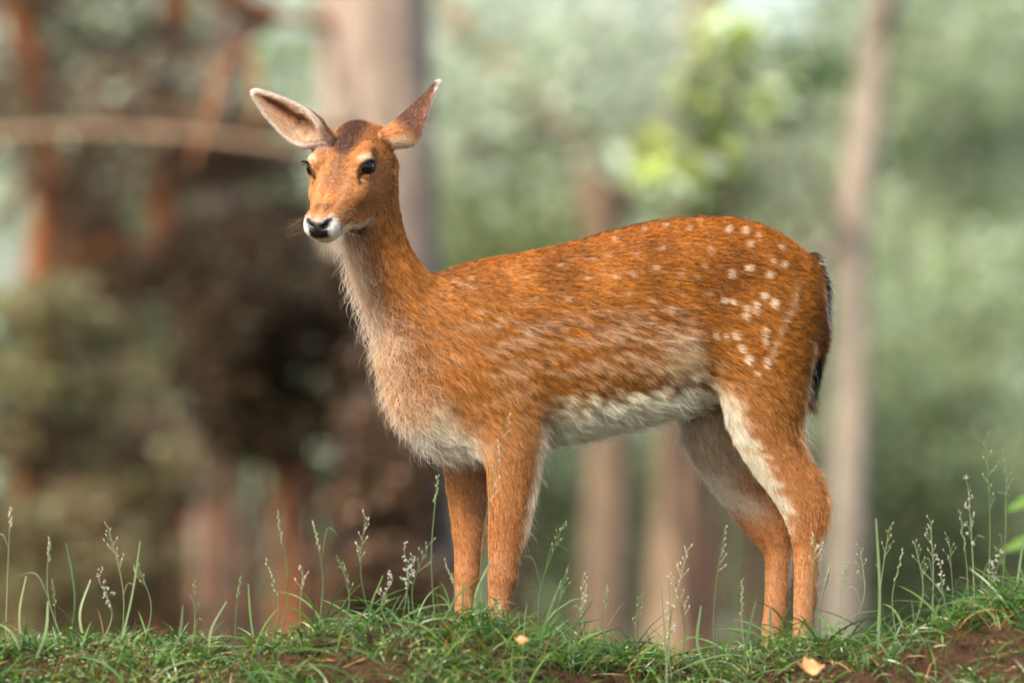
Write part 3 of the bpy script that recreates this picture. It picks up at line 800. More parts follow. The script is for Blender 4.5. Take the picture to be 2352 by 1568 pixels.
# whiskers, lashes, ear tufts, tail fringe
W, WR, WC = [], [], []
def strand(p0, d, L, sag, r, rgb, side=None, k=8):
    d = np.asarray(d, float); d /= np.linalg.norm(d)
    s = np.linspace(0, 1, k)[:, None]
    p = np.asarray(p0) + d * L * s + np.array([0, 0, -1.0]) * sag * L * s ** 2
    if side is not None: p = p + np.asarray(side) * L * s ** 2
    W.append(p); WR.append(r * (1 - .8 * s[:, 0])); WC.append(lin(*rgb))
rw = np.random.default_rng(5)
for s_ in (1, -1):
    for i in range(13):
        f_ = rw.uniform(.075, .108); nn = rw.uniform(-.045, -.014)
        strand(hd(f_, s_ * .026, nn), HL * s_ * 1.0 + HF * rw.uniform(-.1, .5) + HN * rw.uniform(-.45, .45), rw.uniform(.025, .058), rw.uniform(.0, .35), .00016, (196, 168, 130))
    for i in range(5):
        strand(hd(-.02 + rw.uniform(-.01, .02), s_ * .057, rw.uniform(-.03, .012)), HL * s_ + HF * rw.uniform(.0, .5) + HN * rw.uniform(-.4, .3), rw.uniform(.05, .095), rw.uniform(.05, .3), .00014, (150, 120, 84))
    e, wa, ha = eye_dirs[s_]; ec = hd(EYE[0], s_ * EYE[1], EYE[2])
    for i in range(46):
        a1 = rw.uniform(-.0155, .010); a2 = .0105 * math.sqrt(max(.05, 1 - (a1 / .0172) ** 2))
        strand(ec + wa * a1 + ha * (a2 + .001) + e * (math.sqrt(max(1e-6, EYE_R ** 2 - a1 ** 2 - a2 ** 2)) + .0015), e * 1.0 + ha * rw.uniform(-.1, .4) + wa * (a1 * 35 - .3 + rw.uniform(-.3, .3)), rw.uniform(.008, .014), rw.uniform(.1, .5), .00032, (20, 14, 12))
for i in range(90):
    f_ = rw.uniform(.045, .10); l_ = rw.uniform(-.02, .02)
    strand(hd(f_, l_, -.071 + (0.1 - f_) * -.3), -HN * 1.0 + HL * (l_ * 22 + rw.uniform(-.3, .3)) + HF * rw.uniform(-.3, .5), rw.uniform(.014, .036), 0, .00017, (226, 210, 180), HF * rw.uniform(-.4, .2))
for i in range(70):          # tuft at the foot of the ear and hair along its lower rim
    t_ = rw.uniform(0, 1)
    p = at(922 + 40 * t_, 330 - 62 * t_, -.125)
    strand(p, (1.0, .1, rw.uniform(-.6, .15)), rw.uniform(.008, .022), .2, .00018, (240, 228, 216))
for i in range(10): strand(at(925, 328, -.13), (1, .05, rw.uniform(-.6, -.3)), rw.uniform(.025, .05), .1, .00022, (244, 236, 226))
for i in range(420):         # white fringe outside the dark tail
    t_ = rw.uniform(0, 1); vy_ = 596 + 215 * t_
    vx_ = np.interp(vy_, [596, 640, 700, 760, 811], [1868, 1884, 1890, 1886, 1880])
    strand(at(vx_, vy_, axd(1890) + rw.uniform(-.012, .03)), (1.0, rw.uniform(-.6, .6), rw.uniform(-.5, .35)), rw.uniform(.012, .030), rw.uniform(-.2, .5), .00022, (244, 234, 222))
for i in range(700):         # tail brush
    t_ = rw.uniform(0, 1) ** .7; vy_ = 700 + 225 * t_
    vx_ = np.interp(vy_, [700, 790, 870, 925], [1890, 1884, 1868, 1855]) + rw.uniform(-8, 8)
    tan_ = vy_ > 885
    strand(at(vx_, vy_, axd(1885) + .022 + rw.uniform(-.014, .014)), (rw.uniform(-.25, .25) + (.45 if tan_ else 0), rw.uniform(-.2, .2), -1), rw.uniform(.02, .045), 0, .00026, (186, 120, 74) if tan_ and rw.random() < .7 else (44, 33, 29))
make_hair('whiskers', np.array(W), np.array(WR), np.array(WC), deer)
# ================================================================ the ground
def vnoise2(x, y, scale, seed, n=9):
    r = np.random.default_rng(seed); out = np.zeros(np.broadcast(x, y).shape)
    for i in range(n):
        a = r.uniform(0, 6.28); k = scale * r.uniform(.6, 1.7)
        out = out + np.sin(k * (x * math.cos(a) + y * math.sin(a)) + r.uniform(0, 6.28))
    return out / math.sqrt(n)
CREST_Y = -0.40
_cv = [(-2500, 1450), (-600, 1485), (0, 1490), (200, 1488), (400, 1496), (600, 1488), (700, 1466), (800, 1446), (900, 1434), (1050, 1434), (1150, 1448), (1250, 1482), (1350, 1508), (1450, 1530), (1600, 1542), (1720, 1518), (1850, 1487),
       (1950, 1472), (2050, 1458), (2150, 1434), (2250, 1412), (2352, 1396), (2600, 1380), (3500, 1390), (5000, 1420)]
_cx = np.array([at(x, y, CREST_Y)[0] for x, y in _cv]); _cz = np.array([at(x, y, CREST_Y)[2] for x, y in _cv])
def crest(x): return np.interp(x, _cx, _cz)
# bare soil hollows: picture x, y, half width, half height
SOIL = [(800, 1548, 140, 58), (1300, 1578, 170, 30), (2230, 1518, 180, 34), (2330, 1475, 110, 36), (2000, 1578, 320, 32), (2300, 1550, 260, 30), (560, 1510, 60, 14), (60, 1545, 60, 12), (1480, 1556, 120, 12)]
def soil_mask(x, y, z):
    k = DIST * SPM / (DIST + y)
    vx, vy = 1176 + x * k, 784 - (z - CAM_Z) * k
    m = np.zeros(np.shape(x))
    nz_ = vnoise2(x, y, 40, 31) * .28
    for a, b, w_, h_ in SOIL:
        m = np.maximum(m, smooth(1.25, .75, np.sqrt(((vx - a) / w_) ** 2 + ((vy - b) / h_) ** 2) + nz_))
    return m * (np.abs(x) < 1.4)
def terrain(x, y):
    x = np.asarray(x, float); y = np.asarray(y, float)
    c = crest(x)
    yc = CREST_Y + .04 * np.sin(x * 3.1 + 1) + .03 * np.sin(x * 7.3)
    t = y - yc
    front = c - (.42 * np.sqrt(t * t + .004) - .42 * .063) * smooth(0, -.02, t)
    front = np.maximum(front, c - .55 + .10 * (t + 1.4))
    back = c * (1 - smooth(.04, .27, t)) + 0 * t
    z = np.where(t < 0, front, back)
    near = smooth(2.5, 1.2, np.abs(x)) * smooth(-2.0, -1.2, y) * smooth(.25, -.1, y - yc - .06)
    z = z + near * (.010 * vnoise2(x, y, 22, 3) + .006 * vnoise2(x, y, 60, 4))
    fall = smooth(.35, 9, y)
    z = z - 2.1 * fall - smooth(9, 60, y) * 1.0
    z = z - smooth(-1.2, -6, y) * .9
    far = smooth(2, 8, np.hypot(x, y))
    z = z + far * (.10 * vnoise2(x, y, .9, 5) + .3 * vnoise2(x, y, .12, 6))
    z = z + smooth(70, 400, np.hypot(x, y)) * 4.0
    return z
def grow_axis(core, lo, hi, h, f=1.22):
    out = list(np.arange(core[0], core[1], h)); s = h
    while out[-1] < hi: s *= f; out.append(out[-1] + s)
    s = h
    while out[0] > lo: s *= f; out.insert(0, out[0] - s)
    return np.array(out)
tx = grow_axis((-1.35, 1.35), -420, 420, .0105); ty = grow_axis((-1.0, .35), -60, 700, .0105)
TX, TY = np.meshgrid(tx, ty, indexing='ij'); TZ = terrain(TX, TY)
SM = soil_mask(TX, TY, TZ)
TZ = TZ - .020 * SM + SM * (.008 * vnoise2(TX, TY, 130, 8) + .005 * vnoise2(TX, TY, 300, 9))
nxg, nyg = TX.shape
ids = np.arange(nxg * nyg).reshape(nxg, nyg)
GF = np.stack([ids[:-1, :-1], ids[1:, :-1], ids[1:, 1:], ids[:-1, 1:]], -1).reshape(-1, 4)
m_ground, nt, out = nodes_of('soil')
geo = nt.nodes.new('ShaderNodeNewGeometry')
n1_ = noise(nt, 2.2, 6, .6, geo.outputs['Position']); n2_ = noise(nt, 130, 6, .7, geo.outputs['Position'])
cr1 = ramp(nt, [(.3, (.050, .026, .014)), (.55, (.115, .060, .031)), (.8, (.19, .105, .055))], n2_.outputs['Fac'])
cr2 = ramp(nt, [(.42, (.045, .062, .020)), (.6, (.10, .065, .038))], n1_.outputs['Fac'])
at_s = nt.nodes.new('ShaderNodeAttribute'); at_s.attribute_name = 'bank'
mx = nt.nodes.new('ShaderNodeMix'); mx.data_type = 'RGBA'
nt.links.new(at_s.outputs['Fac'], mx.inputs[0]); nt.links.new(cr2.outputs[0], mx.inputs[6]); nt.links.new(cr1.outputs[0], mx.inputs[7])
b = principled(nt, Roughness=.95); b.inputs['Specular IOR Level'].default_value = .15
nt.links.new(mx.outputs[2], b.inputs['Base Color'])
n3_ = noise(nt, 260, 5, .75, geo.outputs['Position'])
bump(nt, n3_.outputs['Fac'], 1.0, .012, b)
nt.links.new(b.outputs[0], out.inputs[0])
ground = mesh_np('ground', np.stack([TX.ravel(), TY.ravel(), TZ.ravel()], 1), GF, m_ground, None, True)
ba = ground.data.attributes.new('bank', 'FLOAT', 'POINT')
ba.data.foreach_set('value', (smooth(3, 1.5, np.abs(TX)) * smooth(3, 1.0, np.abs(TY))).ravel().astype(np.float32))
ground['kind'] = 'structure'

# ---------------------------------------------------------------- leaf and blade materials
def leaf_material(name, rough=.5, trans=.35, spec=.4):
    m, nt, out = nodes_of(name)
    a = nt.nodes.new('ShaderNodeAttribute'); a.attribute_name = 'tint'
    b = principled(nt, Roughness=rough); b.inputs['Specular IOR Level'].default_value = spec
    nt.links.new(a.outputs['Color'], b.inputs['Base Color'])
    hs = nt.nodes.new('ShaderNodeHueSaturation'); hs.inputs['Hue'].default_value = .485; hs.inputs['Saturation'].default_value = 1.15; hs.inputs['Value'].default_value = 1.5
    nt.links.new(a.outputs['Color'], hs.inputs['Color'])
    t = nt.nodes.new('ShaderNodeBsdfTranslucent'); nt.links.new(hs.outputs[0], t.inputs['Color'])
    s = nt.nodes.new('ShaderNodeMixShader'); s.inputs[0].default_value = trans
    nt.links.new(b.outputs[0], s.inputs[1]); nt.links.new(t.outputs[0], s.inputs[2]); nt.links.new(s.outputs[0], out.inputs[0])
    return m
m_grass = leaf_material('grass_blades', .32, .35, .5)
m_leaf = leaf_material('tree_leaves', .5, .45, .3)

def blades(base, direc, length, width, droop, cols, seg=4, twist=None, side_in=None):
    """ribbon blades: arrays (n,3), (n,3), (n,), (n,), (n,), (n,3) -> V, F, C"""
    n = len(base)
    s = np.linspace(0, 1, seg + 1)
    d = direc / np.linalg.norm(direc, axis=1)[:, None]
    side = np.cross(d, rng.normal(size=(n, 3))) if side_in is None else side_in
    side /= np.linalg.norm(side, axis=1)[:, None] + 1e-9
    hor = d * [1, 1, 0]; hor /= np.linalg.norm(hor, axis=1)[:, None] + 1e-6
    ctr = base[:, None] + d[:, None] * (s[None, :, None] * length[:, None, None]) + (hor * .8 + np.array([0, 0, -1.0]))[:, None] * (s[None, :, None] ** 2.2 * (droop * length)[:, None, None])
    wprof = np.array([.75, 1.0, .95, .72, .10]) if seg == 4 else np.interp(s, [0, .2, .6, .85, 1], [.6, 1, .9, .6, .05])
    hw = (width[:, None] * wprof[None] * .5)[..., None] * side[:, None]
    L_, R_ = ctr - hw, ctr + hw
    V = np.stack([L_, R_], 2).reshape(n, -1, 3)
    k = 2 * (seg + 1)
    f0 = np.array([[2 * i, 2 * i + 1, 2 * i + 3, 2 * i + 2] for i in range(seg)])
    F = (f0[None] + (np.arange(n) * k)[:, None, None]).reshape(-1, 4)
    shade = np.interp(s, [0, .3, 1], [.75, 1, 1.1])  # darker foot, lighter tip: shade painted into the blade colour
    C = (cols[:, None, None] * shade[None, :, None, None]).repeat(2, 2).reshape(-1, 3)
    return V.reshape(-1, 3), F, C

def scatter(n, xr, yr, keep):
    x = rng.uniform(*xr, n); y = rng.uniform(*yr, n); z = terrain(x, y)
    sm_ = soil_mask(x, y, z)
    ok = rng.random(n) < keep(x, y, sm_)
    x, y, z, sm_ = x[ok], y[ok], z[ok], sm_[ok]
    return np.stack([x, y, z - .020 * sm_ - .002], 1), sm_
GREENS = np.array([lin(150, 160, 104), lin(124, 148, 70), lin(96, 124, 50), lin(78, 110, 44), lin(118, 144, 66), lin(66, 96, 50), lin(132, 150, 84), lin(104, 120, 76)])
GREENS = GREENS * [.72, .92, .80]
STRAW = np.array([lin(190, 150, 96), lin(168, 120, 72), lin(206, 178, 132)])
def pick(pal, n, sd=.15): return .74 * pal[rng.integers(0, len(pal), n)] * np.clip(rng.normal(1, sd, (n, 1)), .5, 1.6)
XR = (-1.5, 1.5)
def patch(x, y, seed=41, sc=9): return .5 + .5 * np.clip(vnoise2(x, y, sc, seed), -1, 1)

# short turf
B, sm_ = scatter(62000, XR, (-.95, -.02), lambda x, y, s: (1 - .93 * s) * (.45 + .55 * patch(x, y)))
n = len(B)
d = rng.normal(0, .55, (n, 3)); d[:, 2] = 1
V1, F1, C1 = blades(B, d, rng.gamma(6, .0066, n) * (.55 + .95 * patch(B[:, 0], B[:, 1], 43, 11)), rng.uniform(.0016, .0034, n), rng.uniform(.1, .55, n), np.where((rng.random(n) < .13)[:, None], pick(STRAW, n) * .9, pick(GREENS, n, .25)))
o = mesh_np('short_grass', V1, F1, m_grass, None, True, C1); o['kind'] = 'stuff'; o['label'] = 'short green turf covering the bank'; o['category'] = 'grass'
# long arching blades
B, sm_ = scatter(3600, XR, (-.80, -.12), lambda x, y, s: (1 - .75 * s) * (.25 + .75 * patch(x, y, 45, 6)))
n = len(B); d = rng.normal(0, .75, (n, 3)); d[:, 2] = 1
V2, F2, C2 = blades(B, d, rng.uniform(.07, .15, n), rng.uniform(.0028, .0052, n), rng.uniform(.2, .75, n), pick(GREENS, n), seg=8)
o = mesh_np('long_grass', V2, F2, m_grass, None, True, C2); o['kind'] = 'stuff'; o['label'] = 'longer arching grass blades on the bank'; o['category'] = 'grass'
# the same turf farther along and down the bank
B, sm_ = scatter(52000, (-4.5, 4.5), (-3.2, .9), lambda x, y, s: .8 * (1 - (np.abs(x) < 1.5) * (y > -.95) * (y < -.02)) * (.4 + .6 * patch(x, y)))
n = len(B); d = rng.normal(0, .55, (n, 3)); d[:, 2] = 1
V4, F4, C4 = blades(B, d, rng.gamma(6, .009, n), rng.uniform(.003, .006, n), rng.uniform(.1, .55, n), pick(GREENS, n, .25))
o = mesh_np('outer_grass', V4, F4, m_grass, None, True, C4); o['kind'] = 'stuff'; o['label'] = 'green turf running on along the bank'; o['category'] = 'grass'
# small creeping herb leaves
B, sm_ = scatter(34000, XR, (-.95, -.05), lambda x, y, s: (1 - .90 * s) * smooth(.25, .75, patch(x, y, 47, 8)))
n = len(B); B[:, 2] += rng.uniform(.004, .030, n)
a_ = rng.uniform(0, 6.28, n); tlt = rng.uniform(-.5, .9, n)
d = np.stack([np.cos(a_), np.sin(a_), tlt], 1); d /= np.linalg.norm(d, axis=1)[:, None]
sd = np.stack([-np.sin(a_), np.cos(a_), rng.normal(0, .3, n)], 1)
L_ = rng.uniform(.005, .011, n)[:, None]; w_ = L_ * rng.uniform(.5, .8, (n, 1))
V = np.stack([B, B + d * L_ * .5 + sd * w_ * .5, B + d * L_, B + d * L_ * .5 - sd * w_ * .5], 1).reshape(-1, 3)
F = (np.arange(n) * 4)[:, None] + np.array([0, 1, 2, 3])
HERB = np.array([lin(120, 148, 62), lin(150, 172, 92), lin(92, 122, 54), lin(170, 186, 120)])
o = mesh_np('creeping_herbs', V, F, m_grass, None, False, pick(HERB, n).repeat(4, 0)); o['kind'] = 'stuff'; o['label'] = 'small leaved creeping herbs among the turf'; o['category'] = 'herbs'
# dry straw and litter on the soil
B, sm_ = scatter(15000, XR, (-.95, -.2), lambda x, y, s: .12 + .6 * s)
n = len(B); a_ = rng.uniform(0, 6.28, n); d = np.stack([np.cos(a_), np.sin(a_), rng.normal(.08, .22, n)], 1); B[:, 2] += .004
V3, F3, C3 = blades(B, d, rng.uniform(.012, .055, n), rng.uniform(.0010, .0026, n), rng.uniform(-.05, .2, n), pick(STRAW, n, .3) * rng.choice([1, .55, .35], n)[:, None], seg=4)
m_straw = leaf_material('dry_straw', .7, .1, .2)
o = mesh_np('dry_straw', V3, F3, m_straw, None, True, C3); o['kind'] = 'stuff'; o['label'] = 'dry straw and plant litter on the bare soil'; o['category'] = 'litter'
# crumbs of soil
B, sm_ = scatter(16000, (-1.25, 1.25), (-.9, -.2), lambda x, y, s: .9 * s)
n = len(B); r_ = rng.gamma(2.0, .0011, n)[:, None]
ico = np.array([[1, 0, 0], [-1, 0, 0], [0, 1, 0], [0, -1, 0], [0, 0, 1], [0, 0, -1]], float)
V = (B[:, None] + np.array([0, 0, .001]) + ico[None] * r_[:, None] * rng.uniform(.6, 1.3, (n, 6, 1))).reshape(-1, 3)
f8 = np.array([[0, 2, 4], [2, 1, 4], [1, 3, 4], [3, 0, 4], [2, 0, 5], [1, 2, 5], [3, 1, 5], [0, 3, 5]])
F = (f8[None] + (np.arange(n) * 6)[:, None, None]).reshape(-1, 3)
o = mesh_np('soil_crumbs', V, F, m_ground, None, False)
ba = o.data.attributes.new('bank', 'FLOAT', 'POINT'); ba.data.foreach_set('value', np.ones(len(V), np.float32))
o['kind'] = 'stuff'; o['label'] = 'loose crumbs of brown soil'; o['category'] = 'soil'
# ================================================================ the wood behind
def far_d(d): return d * 2.15
def grow_k(d): return (DIST + far_d(d)) / (DIST + d)

def tube(path, radii, nside=10, wobble=0.0, seed=0):
    path = np.asarray(path, float); n = len(path)
    r_ = np.random.default_rng(seed)
    T_ = np.gradient(path, axis=0); T_ /= np.linalg.norm(T_, axis=1)[:, None]
    ref = np.array([0.3, 1.0, 0.1]); V = []
    for i in range(n):
        a = np.cross(T_[i], ref); a /= np.linalg.norm(a); b_ = np.cross(T_[i], a)
        th = np.arange(nside) / nside * 2 * math.pi
        rr = radii[i] * (1 + wobble * r_.normal(size=nside))
        V.append(path[i] + (np.cos(th) * rr)[:, None] * a + (np.sin(th) * rr)[:, None] * b_)
    V = np.concatenate(V)
    F = [(i * nside + j, i * nside + (j + 1) % nside, (i + 1) * nside + (j + 1) % nside, (i + 1) * nside + j) for i in range(n - 1) for j in range(nside)]
    return V, np.array(F)
def join(parts):
    V, F, o = [], [], 0
    for v, f in parts: V.append(v); F.append(f + o); o += len(v)
    return np.concatenate(V), np.concatenate(F)

def bark(name, c1, c2, scale=6):
    m, nt, out = nodes_of(name)
    tc = nt.nodes.new('ShaderNodeTexCoord'); mp = nt.nodes.new('ShaderNodeMapping'); mp.inputs['Scale'].default_value = (scale, scale, scale * .22)
    nt.links.new(tc.outputs['Object'], mp.inputs[0])
    n_ = noise(nt, 3.0, 7, .68, mp.outputs[0], .6)
    cr = ramp(nt, [(.32, tuple(lin(*c1))), (.66, tuple(lin(*c2)))], n_.outputs['Fac'])
    b = principled(nt, Roughness=.9); nt.links.new(cr.outputs[0], b.inputs['Base Color'])
    bump(nt, n_.outputs['Fac'], .8, .03, b)
    nt.links.new(b.outputs[0], out.inputs[0])
    return m
m_bark_tan = bark('pale_bark', (122, 100, 84), (174, 154, 134), 4)
m_bark_org = bark('orange_bark', (112, 64, 34), (186, 116, 66))
m_bark_drk = bark('dark_bark', (58, 42, 32), (112, 84, 64))
m_bark_brn = bark('brown_bark', (104, 82, 62), (166, 136, 108))
m_bark_gry = bark('grey_bark', (124, 108, 90), (176, 160, 140))

def leaves(centres, radii, count, size, pal, seed, flat=.5, shell=.55):
    """leaf shaped faces spread through lumpy clumps; returns V, F, colours"""
    r_ = np.random.default_rng(seed)
    centres = np.asarray(centres, float); radii = np.asarray(radii, float)
    vol = radii.prod(1) ** (2 / 3); idx = r_.choice(len(centres), count, p=vol / vol.sum())
    u = r_.normal(size=(count, 3)); u /= np.linalg.norm(u, axis=1)[:, None]
    rad = (shell + (1 - shell) * r_.random(count)) ** .8 * np.clip(r_.normal(1, .12, count), .6, 1.4)
    P = centres[idx] + u * rad[:, None] * radii[idx]
    a = r_.uniform(0, 6.28, count); d = np.stack([np.cos(a), np.sin(a), r_.normal(-.25, .45, count)], 1); d /= np.linalg.norm(d, axis=1)[:, None]
    s = np.cross(d, np.array([0, 0, 1.0]) + r_.normal(0, flat, (count, 3))); s /= np.linalg.norm(s, axis=1)[:, None]
    L = size * r_.uniform(.6, 1.3, count)[:, None]; w_ = L * r_.uniform(.45, .7, (count, 1))
    up_ = np.cross(s, d) * L * .08
    V = np.stack([P - d * L * .5, P + s * w_ * .5 + up_, P + d * L * .5, P - s * w_ * .5 + up_], 1).reshape(-1, 3)
    F = (np.arange(count) * 4)[:, None] + np.array([0, 1, 2, 3])
    tone = (.75 + .5 * r_.random(len(centres)))[idx]
    C = np.asarray(pal)[r_.integers(0, len(pal), count)] * (tone * np.clip(r_.normal(1, .18, count), .5, 1.6))[:, None]
    return V, F, C.repeat(4, 0)

P_OLIVE = [lin(132, 134, 92), lin(146, 148, 106), lin(114, 116, 78), lin(164, 160, 124)]
P_GREEN = [lin(144, 160, 112), lin(162, 176, 128), lin(124, 142, 96), lin(180, 188, 146)]
P_DARK = [lin(58, 54, 38), lin(74, 66, 46), lin(86, 64, 46), lin(48, 42, 32)]
P_BROWN = [lin(136, 108, 84), lin(158, 132, 106), lin(112, 88, 66), lin(142, 132, 102)]
P_PALE = [lin(176, 188, 160), lin(190, 200, 178), lin(160, 176, 146), lin(186, 184, 166)]  # leaf tones lightened, distance haze painted into the colour
P_BRIGHT = [lin(196, 206, 116), lin(212, 218, 148), lin(172, 190, 104)]
P_DEEP = [lin(60, 94, 70), lin(76, 110, 82), lin(50, 80, 58)]

def clumps(vx, vy, d, rx, ry, n, r, seed, rd=None):
    """clump centres in an ellipse of the picture at depth d; r in metres"""
    r_ = np.random.default_rng(seed)
    c, rad = [], []
    r *= grow_k(d); d = far_d(d); k = (DIST + d) / DIST / SPM
    if rd is not None: rd *= 2.15
    while len(c) < n:
        a, b_ = r_.uniform(-1, 1, 2)
        if a * a + b_ * b_ > 1: continue
        c.append(at(vx + a * rx, vy + b_ * ry, d + r_.uniform(-1, 1) * (rd if rd is not None else rx * k * .6)))
        q = r * r_.uniform(.6, 1.35); rad.append((q * r_.uniform(.9, 1.4), q, q * r_.uniform(.6, .95)))
    return c, rad

def plant(name, label, cat, spec, leaf_n, leaf_s, pal, seed, stem_mat, stems=6, group=None, base=None, shell=.5):
    """a shrub: bent stems from one foot and a crown of leaves. spec = clump lists (centres, radii)"""
    c, rad = spec
    c = np.array(c); foot = np.array(base if base is not None else [c[:, 0].mean(), c[:, 1].mean(), 0.0])
    foot[2] = terrain(foot[0], foot[1]) - .05
    root = empty(name, foot); tag(root, label, cat, group)
    V, F, C = leaves(c, rad, leaf_n, leaf_s * 1.4, pal, seed, shell=shell)
    o = mesh_np('foliage', V, F, m_leaf, None, False, C); parent_keep(o, root)
    r_ = np.random.default_rng(seed + 1)
    tb = []
    for i in r_.choice(len(c), min(stems, len(c)), replace=False):
        tip = c[i]; mid = foot + (tip - foot) * .5 + np.array([r_.normal(0, .12), r_.normal(0, .12), .15])
        path = catmull([foot + r_.normal(0, .04, 3) * [1, 1, 0], foot + (mid - foot) * .5 + r_.normal(0, .05, 3), mid, tip], 9)
        tb.append(tube(path, np.linspace(.026, .006, 9), 7, .05, seed + i))
    V, F = join(tb)
    o = mesh_np('stem', V, F, stem_mat, None, True); parent_keep(o, root)
    return root

def tree(name, label, path_v, d, rad0, rad1, mat, limbs=(), crown=None, seed=0, cat='tree', group=None, top=7.0, limb_mat=None):
    """trunk through picture points path_v [(vx, vy)] at depth d, carried down to the ground and up to a height"""
    g_ = grow_k(d); rad0 *= g_; rad1 *= g_; d = far_d(d)
    pts = [at(x, y, d) for x, y in path_v]
    lo, hi = pts[-1], pts[0]
    dlo = (pts[-1] - pts[-2]); dlo /= max(abs(dlo[2]), 1e-3)
    gz_ = terrain(lo[0], lo[1]); foot = lo + dlo * (lo[2] - gz_ + .1); foot[2] = gz_ - .1
    dhi = pts[0] - pts[1]; dhi /= max(abs(dhi[2]), 1e-3)
    tp = hi + dhi * max(.1, top - hi[2]); tp[2] = max(top, hi[2] + .1)
    path = catmull([foot] + pts[::-1] + [tp], 30)
    zz = (path[:, 2] - foot[2]) / (tp[2] - foot[2])
    rr = rad0 + (rad1 - rad0) * zz + rad0 * .5 * np.exp(-zz * 14)
    root = empty(name, foot + [0, 0, .1]); tag(root, label, cat, group)
    V, F = tube(path, rr, 18, .03, seed)
    o = mesh_np('trunk', V, F, mat, None, True); parent_keep(o, root)
    for i, (lp, r0, r1) in enumerate(limbs):
        mat = limb_mat or mat
        p = catmull([at(x, y, far_d(dd_)) for x, y, dd_ in lp], 18); r0 *= g_; r1 *= g_
        V, F = tube(p, np.linspace(r0, r1, 18), 10, .05, seed + 5 + i)
        o = mesh_np('limb', V, F, mat, None, True); parent_keep(o, root)
    if crown is not None:
        (c, rad), n_, s_, pal = crown
        V, F, C = leaves(c, rad, n_, s_ * g_, pal, seed + 50)
        o = mesh_np('crown', V, F, m_leaf, None, False, C); parent_keep(o, root)
    return root

def high_crown(x, y, z, r, n, seed):
    r_ = np.random.default_rng(seed)
    c = [(x + r_.normal(0, r * .5), y + r_.normal(0, r * .5), z + r_.uniform(-.7, 1.2) * r) for _ in range(n)]
    return c, [(r * .42, r * .42, r * .26)] * n

_r = np.random.default_rng(61)
low_crown = ([(_r.normal(-5.6, .9), _r.normal(20.0, 1.1), _r.uniform(6.2, 8.0)) for _ in range(34)], [(.62, .62, .34)] * 34)
# ---- trees one can tell apart
p = at(870, 100, far_d(8))
tree('pine_tree', 'thick pale-barked pine trunk rising behind the doe\'s head', [(858, 0), (866, 300), (880, 700), (905, 1100), (920, 1450)], 8, .215, .15, m_bark_tan, top=9.0, limb_mat=m_bark_org,
     limbs=[([(800, 60, 8), (700, 50, 7.8), (610, 45, 7.6), (560, 90, 7.5), (505, 165, 7.4), (480, 270, 7.3), (440, 380, 7.2)], .022, .005),
            ([(560, 90, 7.5), (590, 200, 7.4), (580, 300, 7.3)], .016, .004), ([(620, 44, 7.6), (480, -30, 7.4), (380, -80, 7.2)], .04, .02)],
     crown=(high_crown(p[0], far_d(8), 8.6, 2.2, 16, 3), 5000, .11, P_OLIVE), seed=11)
p = at(1980, 100, far_d(13))
tree('slender_tree', 'slender pale trunk standing behind the doe\'s rump', [(2040, -40), (2010, 90), (1995, 250), (1985, 330), (1962, 480), (1960, 800), (1950, 1100), (1935, 1450)], 13, .078, .062, m_bark_gry, top=10,
     limbs=[([(1955, 560, 13), (1890, 440, 12.8), (1850, 360, 12.6)], .03, .012), ([(1962, 520, 13), (1800, 620, 12.7), (1650, 560, 12.5)], .022, .01)],
     crown=(high_crown(p[0], far_d(13), 9.6, 2.2, 12, 5), 3500, .11, P_GREEN), seed=12)
tree('orange_trunk_tree', 'orange-brown tree trunk under the dark thicket', [(395, 240), (385, 520), (480, 800), (640, 1000), (672, 1150), (672, 1450)], 12, .085, .06, m_bark_org, seed=13, top=5.6)
tree('pale_stub_tree', 'short pale trunk beside the orange-brown trunk', [(500, 700), (492, 1000), (484, 1200), (480, 1450)], 12.4, .105, .08, m_bark_tan, seed=14, top=3.4)
tree('leaning_tree', 'leaning dark-limbed tree above the doe\'s back', [(1240, 240), (1330, 330), (1390, 560), (1400, 1000), (1392, 1450)], 14, .11, .07, m_bark_brn, limb_mat=m_bark_drk,
     limbs=[([(1330, 330, 14), (1180, 300, 13.8), (1040, 370, 13.6)], .06, .025), ([(1380, 520, 14), (1500, 380, 13.8), (1590, 200, 13.5), (1640, 60, 13.3)], .05, .025)],
     crown=(clumps(1330, 170, 14, 330, 200, 22, .30, 6, 1.2), 2600, .10, P_PALE), seed=15, top=6.5)
tree('pinkish_tree', 'pinkish-grey trunk seen under the doe\'s belly', [(1600, 200), (1590, 600), (1575, 1000), (1560, 1450)], 16, .135, .10, m_bark_brn, seed=16,
     crown=(high_crown(at(1600, 0, far_d(16))[0], far_d(16), 10.4, 2.2, 12, 8), 3000, .11, P_GREEN), top=10.4)
tree('rust_branch_tree', 'rusty crooked tree beside the pale bough', [(30, -20), (70, 120), (86, 230), (120, 420), (90, 700), (70, 1450)], 10, .075, .05, m_bark_org, seed=17, top=5.2,
     limbs=[([(100, 360, 10), (20, 480, 9.8), (-90, 560, 9.6)], .03, .015), ([(100, 640, 10), (260, 560, 10), (380, 580, 10.1)], .03, .012)],
     crown=(clumps(190, 120, 10.6, 330, 260, 22, .22, 9, .9), 3600, .075, P_BROWN + P_BROWN + P_PALE[:2]))
tree('bough_tree', 'leaning tree whose long pale bough crosses the brown undergrowth', [(-160, 200), (-140, 600), (-150, 1450)], 9.5, .14, .10, m_bark_gry, limb_mat=m_bark_brn, seed=18, top=7,
     limbs=[([(-140, 330, 9.5), (120, 300, 9.4), (380, 306, 9.3), (560, 325, 9.2), (690, 345, 9.1)], .020, .010)],
     crown=(low_crown, 13000, .10, P_OLIVE))
